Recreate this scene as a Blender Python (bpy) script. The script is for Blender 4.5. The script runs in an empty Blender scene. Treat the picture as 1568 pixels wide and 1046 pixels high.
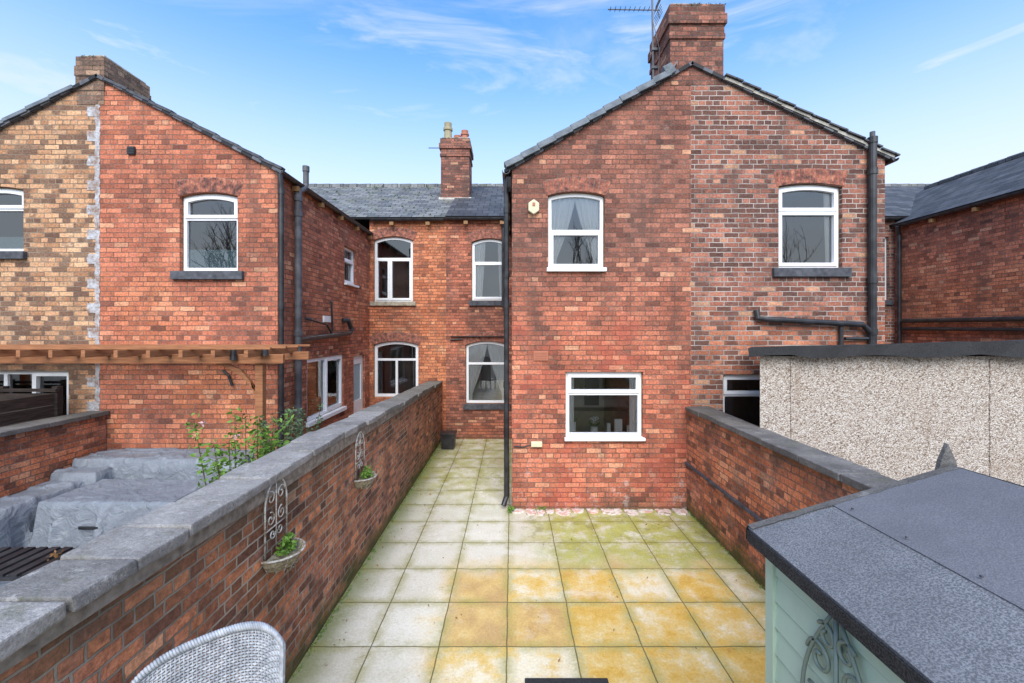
import bpy, bmesh, math, random
from mathutils import Vector, Matrix, noise as mn
from mathutils.geometry import tessellate_polygon
R = random.Random(7)
D = bpy.data
scene = bpy.context.scene
rad = math.radians

# ------------------------------------------------------------------ node helper
class G:
    def __init__(s, name, rough=.8, spec=.3):
        m = D.materials.new(name); m.use_nodes = True
        s.m = m; s.t = m.node_tree; s.b = s.t.nodes['Principled BSDF']
        s.b.inputs['Roughness'].default_value = rough
        s.b.inputs['Specular IOR Level'].default_value = spec
        s._pos = None
    def n(s, typ, **kw):
        nd = s.t.nodes.new(typ)
        for k, v in kw.items(): setattr(nd, k, v)
        return nd
    def put(s, sock, v):
        if isinstance(v, bpy.types.NodeSocket): s.t.links.new(v, sock)
        elif isinstance(v, (tuple, list)):
            if sock.type == 'RGBA': sock.default_value = (v[0], v[1], v[2], 1)
            else: sock.default_value = v
        else: sock.default_value = v
    def pos(s):
        if s._pos is None: s._pos = s.n('ShaderNodeNewGeometry').outputs['Position']
        return s._pos
    def uv(s): return s.n('ShaderNodeUVMap').outputs['UV']
    def xyz(s, v):
        q = s.n('ShaderNodeSeparateXYZ'); s.put(q.inputs[0], v); return q.outputs
    def noise(s, scale, detail=3, rough=.55, vec=None, dist=0):
        q = s.n('ShaderNodeTexNoise')
        s.put(q.inputs['Vector'], vec if vec is not None else s.pos())
        q.inputs['Scale'].default_value = scale; q.inputs['Detail'].default_value = detail
        q.inputs['Roughness'].default_value = rough; q.inputs['Distortion'].default_value = dist
        return q.outputs['Fac']
    def vor(s, scale, out='Color', feature='F1', vec=None):
        q = s.n('ShaderNodeTexVoronoi', feature=feature)
        s.put(q.inputs['Vector'], vec if vec is not None else s.pos())
        q.inputs['Scale'].default_value = scale
        return q.outputs[out]
    def mapv(s, vec, loc=(0,0,0), scale=(1,1,1), rot=(0,0,0)):
        q = s.n('ShaderNodeMapping'); s.put(q.inputs[0], vec)
        q.inputs[1].default_value = loc; q.inputs[2].default_value = rot; q.inputs[3].default_value = scale
        return q.outputs[0]
    def ramp(s, fac, stops, interp='LINEAR'):
        q = s.n('ShaderNodeValToRGB'); q.color_ramp.interpolation = interp
        e = q.color_ramp.elements
        while len(e) < len(stops): e.new(.5)
        for i, (p, c) in enumerate(stops):
            e[i].position = p
            if not isinstance(c, (tuple, list)): c = (c, c, c)
            e[i].color = (c[0], c[1], c[2], 1)
        s.put(q.inputs[0], fac); return q.outputs[0]
    def step(s, v, a, b, lo=0., hi=1.):
        q = s.n('ShaderNodeMapRange'); q.interpolation_type = 'SMOOTHSTEP'
        s.put(q.inputs[0], v)
        if a > b: a, b, lo, hi = b, a, hi, lo
        q.inputs[1].default_value = a; q.inputs[2].default_value = b
        q.inputs[3].default_value = lo; q.inputs[4].default_value = hi
        return q.outputs[0]
    def mix(s, f, a, b, blend='MIX'):
        q = s.n('ShaderNodeMix', data_type='RGBA', blend_type=blend)
        s.put(q.inputs[0], f); s.put(q.inputs[6], a); s.put(q.inputs[7], b)
        return q.outputs[2]
    def m_(s, op, a, b=0., clamp=False):
        q = s.n('ShaderNodeMath', operation=op, use_clamp=clamp)
        s.put(q.inputs[0], a); s.put(q.inputs[1], b); return q.outputs[0]
    def bump(s, h, dist=.01, strength=1.):
        q = s.n('ShaderNodeBump'); s.put(q.inputs['Height'], h)
        q.inputs['Distance'].default_value = dist; q.inputs['Strength'].default_value = strength
        s.t.links.new(q.outputs[0], s.b.inputs['Normal'])
    def col(s, c): s.put(s.b.inputs['Base Color'], c); return s
    def rough(s, r): s.put(s.b.inputs['Roughness'], r); return s

def brick(name, stops, mortar, dark=None, dmask=None, soot=.4, mort=.0055, big=1.0, extra=None, seed=0., pdark=.1, plight=.05, bloom=.35, dk=.5, streak=.3, tint=(1.14, 1.0, .92)):
    g = G(name, .88, .2)
    uv = g.uv()
    nz = g.n('ShaderNodeTexNoise'); g.put(nz.inputs['Vector'], g.pos()); nz.inputs['Scale'].default_value = 11; nz.inputs['Detail'].default_value = 1
    off = g.n('ShaderNodeVectorMath', operation='MULTIPLY_ADD')
    g.put(off.inputs[0], nz.outputs['Color']); off.inputs[1].default_value = (.018, .016, 0); g.put(off.inputs[2], uv)
    b = g.n('ShaderNodeTexBrick', offset=.5, offset_frequency=2, squash=.5, squash_frequency=4)
    g.put(b.inputs['Vector'], g.mapv(off.outputs[0], loc=(seed, 0, 0)))
    g.put(b.inputs['Color1'], (0, 0, 0)); g.put(b.inputs['Color2'], (1, 1, 1)); g.put(b.inputs['Mortar'], (0, 0, 0))
    for k, v in (('Scale', 1), ('Mortar Size', mort), ('Mortar Smooth', .3), ('Bias', 0), ('Brick Width', .225), ('Row Height', .075)):
        b.inputs[k].default_value = v
    t = g.xyz(b.outputs['Color'])[0]
    tb = g.m_('FRACT', g.m_('MULTIPLY', t, 13.7)); tc_ = g.m_('FRACT', g.m_('MULTIPLY', t, 31.3))
    bn = g.noise(1.1, 4, .65)
    bn2 = g.noise(3.2, 3, .6, vec=g.mapv(g.pos(), loc=(5, 5, 9)))
    t2 = g.m_('ADD', g.m_('ADD', g.m_('MULTIPLY', t, .42), .27), g.m_('ADD', g.m_('MULTIPLY', g.m_('SUBTRACT', bn, .5), big), g.m_('MULTIPLY', g.m_('SUBTRACT', bn2, .5), .35)), True)
    c = g.ramp(t2, stops)
    if dark:
        dm = dmask(g)
        c = g.mix(dm, c, g.ramp(t2, dark))
    thr = g.m_('ADD', tb, g.m_('MULTIPLY', g.m_('SUBTRACT', .5, bn2), 1.1))
    c = g.mix(g.step(thr, pdark+.10, pdark-.05, 0, dk), c, (.085, .055, .05))
    c = g.mix(g.step(tc_, 1-plight, 1-plight*.6, 0, .5), c, (.52, .33, .21))
    c = g.mix(1., c, g.ramp(tc_, [(0, (.80, .78, .78)), (1, (1.20, 1.22, 1.22))]), 'MULTIPLY')
    sn = g.step(g.noise(1.7, 4, .72, vec=g.mapv(g.pos(), loc=(3, 7, 1), scale=(1, 1, .45))), .47, .70)
    c = g.mix(g.m_('MULTIPLY', sn, soot), c, (.07, .05, .045))
    fn = g.noise(34, 3, .75)
    c = g.mix(.9, c, g.ramp(fn, [(.25, .42), (.5, 1.), (.75, 1.65)]), 'MULTIPLY')
    c = g.mix(1., c, tint, 'MULTIPLY')
    mfac = g.step(g.noise(2.2, 3, .6, vec=g.mapv(g.pos(), loc=(9, 2, 5))), .35, .65)
    mm = g.mix(mfac, mortar, tuple(x*.45 for x in mortar))
    fac = b.outputs['Fac']
    c = g.mix(g.m_('MULTIPLY', fac, .92), c, mm)
    lb = g.step(g.noise(5, 5, .78, vec=g.mapv(g.pos(), loc=(1, 1, 8))), .60, .73)
    c = g.mix(g.m_('MULTIPLY', lb, bloom), c, (.52, .41, .36))
    vs = g.step(g.noise(1, 4, .6, vec=g.mapv(g.pos(), loc=(8, 3, 2), scale=(4.5, 4.5, .5))), .52, .68, 0, streak)
    c = g.mix(vs, c, (.10, .075, .065))
    if extra: c = extra(g, c)
    g.col(c)
    h = g.m_('ADD', g.m_('MULTIPLY', g.m_('SUBTRACT', 1, fac), .8), g.m_('MULTIPLY', fn, .6))
    g.bump(h, .015, 1.)
    return g.m

def zmask(a, b, amt=1., nsc=.8):
    def f(g):
        z = g.xyz(g.pos())[2]
        z2 = g.m_('ADD', z, g.m_('MULTIPLY', g.m_('SUBTRACT', g.noise(nsc, 4, .65), .5), 3.0))
        return g.m_('MULTIPLY', g.step(z2, a, b), amt)
    return f

def damp(g, c):
    z = g.m_('ADD', g.xyz(g.pos())[2], g.m_('MULTIPLY', g.m_('SUBTRACT', g.noise(3, 4, .6), .5), .7))
    c = g.mix(g.step(z, .2, -.1, 0, .6), c, (.09, .08, .045))
    return c
def damp2(g, c):
    z = g.xyz(g.pos())[2]
    pt = g.m_('MULTIPLY', g.step(g.noise(7, 6, .8, vec=g.mapv(g.pos(), loc=(2, 9, 4))), .54, .64), g.step(z, 1.15, .2, 0, .55))
    c = g.mix(pt, c, (.60, .50, .47))
    pr = g.m_('MULTIPLY', g.step(g.noise(1.6, 4, .7, vec=g.mapv(g.pos(), loc=(5, 1, 2))), .47, .6), g.step(z, 3.3, 2.6, 0, .4))
    c = g.mix(pr, c, (.48, .10, .065))
    return damp(g, c)

RED = [(0, (.15, .062, .045)), (.3, (.32, .12, .078)), (.5, (.44, .165, .105)), (.7, (.52, .21, .13)), (1, (.60, .31, .21))]
DARK = [(0, (.09, .05, .045)), (.3, (.18, .088, .07)), (.5, (.27, .125, .095)), (.7, (.36, .165, .12)), (1, (.46, .24, .17))]
ORG = [(0, (.19, .08, .05)), (.3, (.40, .15, .08)), (.5, (.51, .20, .105)), (.7, (.58, .26, .14)), (1, (.65, .36, .22))]
YEL = [(0, (.22, .11, .07)), (.3, (.43, .23, .13)), (.5, (.54, .31, .18)), (.7, (.59, .37, .22)), (1, (.66, .45, .30))]

M = {}
M['main'] = brick('brick_main', RED, (.24, .165, .13), DARK, zmask(2.5, 4.2, .95), .35, extra=damp2, pdark=.12)
M['right'] = brick('brick_right', DARK, (.52, .45, .40), ORG, lambda g: g.m_('MULTIPLY', g.step(g.xyz(g.pos())[2], 3.4, 2.6), .5), .25, mort=.0078, extra=damp, seed=.37, pdark=.34, dk=.75)
M['left'] = brick('brick_left', RED, (.27, .185, .145), ORG, lambda g: g.m_('MULTIPLY', g.m_('MULTIPLY', g.step(g.noise(.7, 3), .38, .58), g.step(g.xyz(g.pos())[2], 4.6, 3.4, .15, 1)), .8), .35, seed=.71, pdark=.1)
M['yellow'] = brick('brick_yellow', YEL, (.34, .27, .20), None, None, .25, big=.8, seed=.2, mort=.0065, pdark=.33, plight=.1, dk=.72, streak=.2, tint=(1.04, 1, .95))
M['rear'] = brick('brick_rear', ORG, (.28, .17, .13), None, None, .3, extra=damp, seed=.55)
M['rear2'] = brick('brick_rear_dark', RED, (.24, .16, .13), DARK, lambda g: g.m_('MULTIPLY', g.step(g.noise(1.2, 4), .4, .55), .8), .35, extra=damp)
M['chim'] = brick('brick_chimney', DARK, (.20, .17, .14), None, None, .6, seed=.11, pdark=.3, dk=.6)
M['chimy'] = brick('brick_chimney_yellow', [(0, (.09, .06, .05)), (.5, (.28, .17, .12)), (1, (.46, .33, .2))], (.2, .19, .15), None, None, .55, seed=.11, tint=(1, 1, 1))
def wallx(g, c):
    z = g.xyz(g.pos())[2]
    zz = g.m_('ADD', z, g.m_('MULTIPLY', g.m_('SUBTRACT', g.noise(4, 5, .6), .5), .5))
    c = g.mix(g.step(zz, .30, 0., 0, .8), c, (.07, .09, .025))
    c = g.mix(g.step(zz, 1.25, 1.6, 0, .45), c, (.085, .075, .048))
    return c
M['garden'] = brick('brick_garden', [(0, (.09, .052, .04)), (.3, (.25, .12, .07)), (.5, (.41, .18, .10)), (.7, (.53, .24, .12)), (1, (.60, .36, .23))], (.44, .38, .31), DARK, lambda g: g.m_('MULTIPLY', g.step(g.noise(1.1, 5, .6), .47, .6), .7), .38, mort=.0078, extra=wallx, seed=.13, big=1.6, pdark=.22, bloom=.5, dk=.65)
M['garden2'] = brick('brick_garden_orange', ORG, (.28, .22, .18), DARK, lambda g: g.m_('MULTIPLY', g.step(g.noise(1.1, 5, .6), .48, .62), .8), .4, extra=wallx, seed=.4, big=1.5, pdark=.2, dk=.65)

g = G('arch_brick', .88); c = g.ramp(g.noise(13, 2), [(.3, (.09, .045, .04)), (.45, (.24, .09, .065)), (.6, (.40, .14, .09)), (.75, (.54, .24, .14))])
c = g.mix(.7, c, g.ramp(g.noise(50, 3), [(.3, .55), (.7, 1.35)]), 'MULTIPLY'); g.col(c); g.bump(g.noise(60), .006); M['arch'] = g.m
g = G('mortar', .95); g.col(g.ramp(g.noise(20), [(.3, (.13, .11, .09)), (.7, (.30, .26, .22))])); M['mortar'] = g.m
g = G('white_mortar', .95); g.col(g.ramp(g.noise(9, 6, .75), [(.38, (.26, .17, .13)), (.5, (.38, .36, .36)), (.6, (.50, .50, .52)), (.75, (.62, .62, .64))])); g.bump(g.noise(30, 4), .012); M['wmortar'] = g.m
g = G('upvc_white', .35, .5); g.col(g.mix(g.step(g.noise(5, 5), .5, .75, 0, .25), (.84, .85, .86), (.62, .62, .59))); M['white'] = g.m
g = G('sill_dark', .8); g.col(g.ramp(g.noise(12, 5), [(.3, (.045, .047, .055)), (.7, (.11, .115, .13))])); g.bump(g.noise(50), .004); M['sill'] = g.m
g = G('sill_stone', .9); g.col(g.ramp(g.noise(12, 5), [(.3, (.24, .2, .14)), (.7, (.46, .41, .32))])); g.bump(g.noise(50), .004); M['sillst'] = g.m
g = G('black_plastic', .4, .5); g.col(g.ramp(g.noise(6, 5), [(.4, (.014, .014, .016)), (.75, (.05, .05, .053))])); M['black'] = g.m
g = G('grey_pipe', .55, .4); g.col(g.ramp(g.noise(6, 5), [(.4, (.06, .06, .068)), (.75, (.14, .14, .15))])); M['greyp'] = g.m
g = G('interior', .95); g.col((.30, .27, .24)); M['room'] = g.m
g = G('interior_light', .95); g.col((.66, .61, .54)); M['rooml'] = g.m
g = G('curtain', .95); g.col((.92, .92, .91)); M['curtain'] = g.m
g = G('blind_frosted', .6); g.col(g.ramp(g.noise(60, 3), [(.3, (.26, .38, .42)), (.7, (.45, .56, .6))])); M['frost'] = g.m
m = D.materials.new('window_glass'); m.use_nodes = True; t = m.node_tree; t.nodes.clear()
o = t.nodes.new('ShaderNodeOutputMaterial'); mx = t.nodes.new('ShaderNodeMixShader'); tr = t.nodes.new('ShaderNodeBsdfTransparent'); gl = t.nodes.new('ShaderNodeBsdfGlossy')
lw = t.nodes.new('ShaderNodeFresnel'); lw.inputs[0].default_value = 2.35
tr.inputs[0].default_value = (.96, .98, .98, 1); gl.inputs['Roughness'].default_value = .0; gl.inputs[0].default_value = (.95, .97, 1, 1)
t.links.new(lw.outputs[0], mx.inputs[0]); t.links.new(tr.outputs[0], mx.inputs[1]); t.links.new(gl.outputs[0], mx.inputs[2]); t.links.new(mx.outputs[0], o.inputs[0])
M['glass'] = m

def slate(name, c0, c1, w=.28, row=.17, moss=.3):
    g = G(name, .7, .35)
    b = g.n('ShaderNodeTexBrick', offset=.5, offset_frequency=2)
    g.put(b.inputs['Vector'], g.uv()); g.put(b.inputs['Color1'], (0, 0, 0)); g.put(b.inputs['Color2'], (1, 1, 1)); g.put(b.inputs['Mortar'], (0, 0, 0))
    for k, v in (('Scale', 1), ('Mortar Size', .008), ('Mortar Smooth', .2), ('Brick Width', w), ('Row Height', row)): b.inputs[k].default_value = v
    tt = g.xyz(b.outputs['Color'])[0]
    c = g.mix(tt, c0, c1)
    c = g.mix(g.m_('MULTIPLY', g.step(g.noise(2.5, 6, .7), .5, .68), moss), c, (.17, .17, .10))
    c = g.mix(.7, c, g.ramp(g.noise(16, 4, .7), [(.3, .55), (.7, 1.4)]), 'MULTIPLY')
    c = g.mix(g.m_('MULTIPLY', b.outputs['Fac'], .9), c, (.015, .015, .017))
    g.col(c)
    v = g.xyz(g.uv())[1]
    saw = g.m_('FRACT', g.m_('DIVIDE', v, row))
    g.bump(g.m_('ADD', g.m_('MULTIPLY', g.m_('SUBTRACT', 1, saw), 1.), g.m_('MULTIPLY', b.outputs['Fac'], -.6)), .03, 1.)
    return g.m
M['slate'] = slate('slate_old', (.10, .105, .11), (.23, .23, .22), moss=.6)
M['tile'] = slate('tile_dark', (.04, .043, .05), (.09, .093, .105), .3, .27, .12)
M['slate2'] = slate('slate_plain', (.07, .075, .09), (.14, .15, .17), moss=.25)
g = G('lead', .6, .4); g.col(g.ramp(g.noise(6, 5), [(.3, (.09, .11, .13)), (.7, (.19, .22, .25))])); g.bump(g.noise(20), .01); M['lead'] = g.m
g = G('cement', .9); g.col(g.ramp(g.noise(9, 6), [(.3, (.26, .23, .19)), (.7, (.6, .57, .5))])); g.bump(g.noise(30), .01); M['cement'] = g.m
def coping(name, a, b_, moss=.25):
    g = G(name, .9); p = g.pos()
    c = g.ramp(g.noise(3.3, 5, .7), [(.3, a), (.7, b_)])
    oi = g.n('ShaderNodeNewGeometry').outputs['Random Per Island']
    c = g.mix(.9, c, g.ramp(oi, [(0, .68), (1, 1.3)]), 'MULTIPLY')
    c = g.mix(.55, c, g.ramp(g.noise(70, 3, .8), [(.3, .5), (.55, 1), (.75, 1.5)]), 'MULTIPLY')
    c = g.mix(g.step(g.noise(9, 5, .8), .57, .66, 0, .5), c, tuple(min(1, x*1.5) for x in b_))
    c = g.mix(g.step(g.noise(6, 5, .8, vec=g.mapv(p, loc=(4, 4, 4))), .54, .66, 0, moss*2), c, (.11, .115, .065))
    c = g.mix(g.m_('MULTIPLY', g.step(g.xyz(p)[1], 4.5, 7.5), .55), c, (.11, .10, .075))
    g.col(c); g.bump(g.m_('ADD', g.m_('MULTIPLY', g.noise(45, 4, .75), .6), g.noise(8, 4)), .016); return g.m
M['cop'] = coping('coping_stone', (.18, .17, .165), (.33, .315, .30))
M['cop2'] = coping('coping_dark', (.085, .08, .078), (.20, .19, .18), .3)

# patio slabs
g = G('patio_slabs', .75, .35); p = g.pos(); X, Y, Z = g.xyz(p)
wob = g.n('ShaderNodeTexNoise'); g.put(wob.inputs['Vector'], p); wob.inputs['Scale'].default_value = 5; wob.inputs['Detail'].default_value = 3
off = g.n('ShaderNodeVectorMath', operation='MULTIPLY_ADD'); g.put(off.inputs[0], wob.outputs['Color']); off.inputs[1].default_value = (.018, .018, 0); g.put(off.inputs[2], p)
def slabtex(ms, sm):
    b = g.n('ShaderNodeTexBrick', offset=0, offset_frequency=2)
    g.put(b.inputs['Vector'], g.mapv(off.outputs[0], loc=(.045-.009+5.9, -3.686+.6*10-.009, 0)))
    g.put(b.inputs['Color1'], (0, 0, 0)); g.put(b.inputs['Color2'], (1, 1, 1)); g.put(b.inputs['Mortar'], (.5, .5, .5))
    for k, v in (('Scale', 1), ('Mortar Size', ms), ('Mortar Smooth', sm), ('Brick Width', .59), ('Row Height', .6)): b.inputs[k].default_value = v
    return b
b = slabtex(.006, .3); t = g.xyz(b.outputs['Color'])[0]; F = b.outputs['Fac']
edge = slabtex(.12, 1.).outputs['Fac']
n1 = g.noise(1.4, 4, .6); n2 = g.noise(4.5, 6, .72); n3 = g.noise(2.6, 5, .65, vec=g.mapv(p, loc=(7, 3, 2)))
pale = g.mix(t, (.64, .60, .48), (.76, .73, .62))
pale = g.mix(g.step(n3, .42, .68, 0, .5), pale, (.56, .52, .37))
tn = g.m_('ADD', g.m_('ADD', g.m_('MULTIPLY', n2, .55), g.m_('MULTIPLY', n3, .45)), g.m_('MULTIPLY', g.m_('SUBTRACT', t, .5), .24))
och = g.ramp(tn, [(.32, (.52, .29, .055)), (.44, (.68, .43, .095)), (.53, (.72, .53, .21)), (.63, (.78, .70, .50))])
xx = g.m_('ADD', X, g.m_('MULTIPLY', g.m_('SUBTRACT', n1, .5), .9))
yy = g.m_('ADD', Y, g.m_('MULTIPLY', g.m_('SUBTRACT', n1, .5), 1.0))
om = g.m_('MULTIPLY', g.step(xx, -.95, -.45), g.step(yy, 5.3, 4.7))
om = g.m_('MULTIPLY', om, g.step(t, -.2, .35, .6, 1.))
c = g.mix(om, pale, och)
grn = g.mix(g.noise(9, 4), (.24, .27, .04), (.56, .52, .17))
gm = g.m_('MULTIPLY', g.m_('MULTIPLY', g.step(xx, .1, .7), g.step(yy, 4.6, 5.2)), g.step(n2, .36, .56, .3, 1.))
gm2 = g.m_('MULTIPLY', g.step(yy, 5.8, 8.0), g.step(n2, .38, .58, .15, .75))
gm = g.m_('MAXIMUM', gm, gm2)
c = g.mix(gm, c, grn)
dm = g.m_('MULTIPLY', g.m_('MULTIPLY', g.step(g.noise(3.4, 6, .75, vec=g.mapv(p, loc=(21, 3, 0))), .50, .62), g.step(X, -.1, .3)), g.step(Y, 5.0, 5.9, 0, .6))
c = g.mix(dm, c, (.20, .19, .06))
c = g.mix(g.m_('MULTIPLY', g.step(g.m_('ADD', X, g.m_('MULTIPLY', n2, .25)), -1.25, -1.62), .8), c, (.2, .23, .06))
c = g.mix(g.m_('MULTIPLY', g.step(g.m_('SUBTRACT', X, g.m_('MULTIPLY', n2, .35)), 2.2, 2.5), .6), c, (.25, .24, .07))
c = g.mix(g.m_('MULTIPLY', edge, g.step(n2, .36, .58, .08, .62)), c, (.32, .30, .08))
c = g.mix(g.step(g.noise(5, 6, .8, vec=g.mapv(p, loc=(3, 3, 0))), .60, .68, 0, .5), c, (.34, .22, .08))
c = g.mix(g.step(g.noise(1.7, 5, .7, vec=g.mapv(p, loc=(13, 3, 0))), .54, .7, 0, .4), c, (.82, .79, .70))
c = g.mix(.65, c, g.ramp(g.noise(45, 4, .8), [(.3, .68), (.7, 1.24)]), 'MULTIPLY')
c = g.mix(g.m_('MULTIPLY', F, .9), c, g.mix(g.noise(3), (.08, .08, .025), (.24, .21, .09)))
g.col(c); g.rough(g.step(g.noise(2.2, 5, .7), .38, .62, .22, .75))
g.bump(g.m_('ADD', g.m_('MULTIPLY', g.m_('SUBTRACT', 1, F), .8), g.m_('ADD', g.m_('MULTIPLY', g.noise(50, 3), .12), g.m_('MULTIPLY', t, .3))), .010)
M['patio'] = g.m

g = G('pebbledash', .9, .2); vc = g.xyz(g.vor(75, 'Color'))[0]; vd = g.vor(75, 'Distance')
c = g.ramp(vc, [(0, (.16, .11, .08)), (.15, (.30, .23, .18)), (.35, (.45, .38, .32)), (.7, (.58, .51, .44)), (1, (.70, .66, .60))])
c = g.mix(g.step(vd, .45, .75, 0, .5), c, (.27, .21, .17))
c = g.mix(g.step(g.noise(1.4, 5), .5, .7, 0, .25), c, (.34, .25, .18))
c = g.mix(g.m_('MULTIPLY', g.step(g.noise(5, 3, vec=g.mapv(g.pos(), scale=(1, 1, .15))), .56, .7), .35), c, (.25, .18, .13))
g.col(c); g.bump(g.m_('SUBTRACT', 1, vd), .010, 1.); M['dash'] = g.m

def felt(name, a, b_, sc=190):
    g = G(name, .8, .3); c = g.mix(g.step(g.noise(sc, 2, .6), .38, .64), a, b_)
    c = g.mix(g.step(g.noise(2.5, 5, .7), .4, .7, 0, .4), c, tuple(x*.75 for x in a))
    c = g.mix(g.step(g.noise(9, 5, .8), .62, .72, 0, .3), c, tuple(x*1.1 for x in b_))
    g.col(c); g.bump(g.m_('ADD', g.m_('MULTIPLY', g.noise(sc, 2), .3), g.noise(5, 3)), .006, .8); return g.m
M['felt'] = felt('roof_felt', (.10, .105, .115), (.22, .225, .24))
M['felt2'] = felt('roof_felt_smooth', (.12, .122, .138), (.165, .168, .185))
M['feltb'] = felt('roof_felt_black', (.014, .014, .015), (.06, .06, .062))
g = G('shed_green', .6, .3)
c = g.mix(g.noise(4, 5), (.38, .50, .39), (.46, .58, .46)); c = g.mix(g.step(g.noise(3, 6, .7, vec=g.mapv(g.pos(), scale=(1, 1, .3))), .5, .7, 0, .25), c, (.27, .33, .24)); g.col(c); M['green'] = g.m
g = G('pergola_wood', .7, .3); c = g.ramp(g.noise(3, 6, .65, vec=g.mapv(g.pos(), scale=(1, 1, 12))), [(.3, (.20, .08, .035)), (.7, (.44, .19, .085))]); g.col(c); g.bump(g.noise(20, 4, vec=g.mapv(g.pos(), scale=(.3, .3, 4))), .004); M['wood'] = g.m
g = G('fence_dark', .8); g.col(g.ramp(g.noise(5, 6, vec=g.mapv(g.pos(), scale=(1, 1, 9))), [(.3, (.02, .015, .013)), (.7, (.07, .05, .04))])); M['fence'] = g.m
g = G('cover_grey', .5, .4); c = g.mix(g.noise(3, 5), (.15, .17, .195), (.23, .25, .28)); c = g.mix(g.step(g.noise(5, 5, .75), .56, .66, 0, .4), c, (.34, .36, .37)); g.col(c); g.bump(g.noise(6, 5, .6, dist=1.5), .05, .8); M['cover'] = g.m
g = G('wicker', .5, .4); g.col(g.ramp(g.noise(30, 4), [(.3, (.22, .24, .27)), (.7, (.46, .48, .51))])); M['wicker'] = g.m
g = G('rusty_white_metal', .7, .3); g.col(g.ramp(g.noise(25, 5, .7), [(.4, (.55, .55, .52)), (.55, (.35, .3, .25)), (.68, (.14, .06, .03))])); M['rmetal'] = g.m
g = G('metal_grey', .5, .5); g.col((.13, .18, .16)); M['mgrey'] = g.m
g = G('coir', .95); g.col(g.ramp(g.noise(40, 4), [(.3, (.14, .11, .06)), (.7, (.42, .37, .27))])); g.bump(g.noise(80), .01); M['coir'] = g.m
g = G('ground_concrete', .95); c = g.ramp(g.noise(1.3, 7, .65), [(.3, (.12, .115, .095)), (.7, (.27, .25, .21))]); g.col(c); g.bump(g.noise(30, 4), .01); M['ground'] = g.m
g = G('rubble', .9); c = g.ramp(g.noise(7, 5, .6), [(.3, (.20, .20, .08)), (.4, (.50, .38, .28)), (.5, (.74, .68, .62)), (.6, (.62, .34, .26)), (.75, (.76, .70, .64))]); g.col(c); g.bump(g.noise(14, 6), .03); M['rubble'] = g.m
def leafm(name, a, b_, rough=.55):
    g = G(name, rough, .3); g.col(g.mix(g.noise(14, 3), a, b_)); return g.m
M['leaf'] = leafm('leaf_green', (.06, .14, .015), (.18, .32, .05))
M['leaf2'] = leafm('leaf_grey_green', (.05, .09, .04), (.12, .17, .09))
M['stem'] = leafm('stem', (.07, .05, .03), (.12, .12, .05))
M['bark'] = leafm('bark', (.06, .05, .04), (.12, .10, .08), .9)
M['rose'] = leafm('rose_petals', (.62, .34, .32), (.72, .52, .46))
M['cream'] = leafm('alarm_cream', (.62, .56, .36), (.7, .64, .45))
M['terra'] = leafm('pot_red', (.40, .14, .08), (.46, .19, .12))
M['brown'] = leafm('dead_leaf', (.20, .10, .04), (.34, .18, .07))
M['buff'] = leafm('pot_buff', (.22, .2, .12), (.45, .39, .24))
M['alu'] = leafm('aerial_metal', (.08, .08, .09), (.2, .2, .21))

# ------------------------------------------------------------------ mesh helper
ROOTS = {}
def root(name):
    e = D.objects.new(name, None); scene.collection.objects.link(e); e.empty_display_size = .2
    ROOTS[e.name] = e; return e

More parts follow.
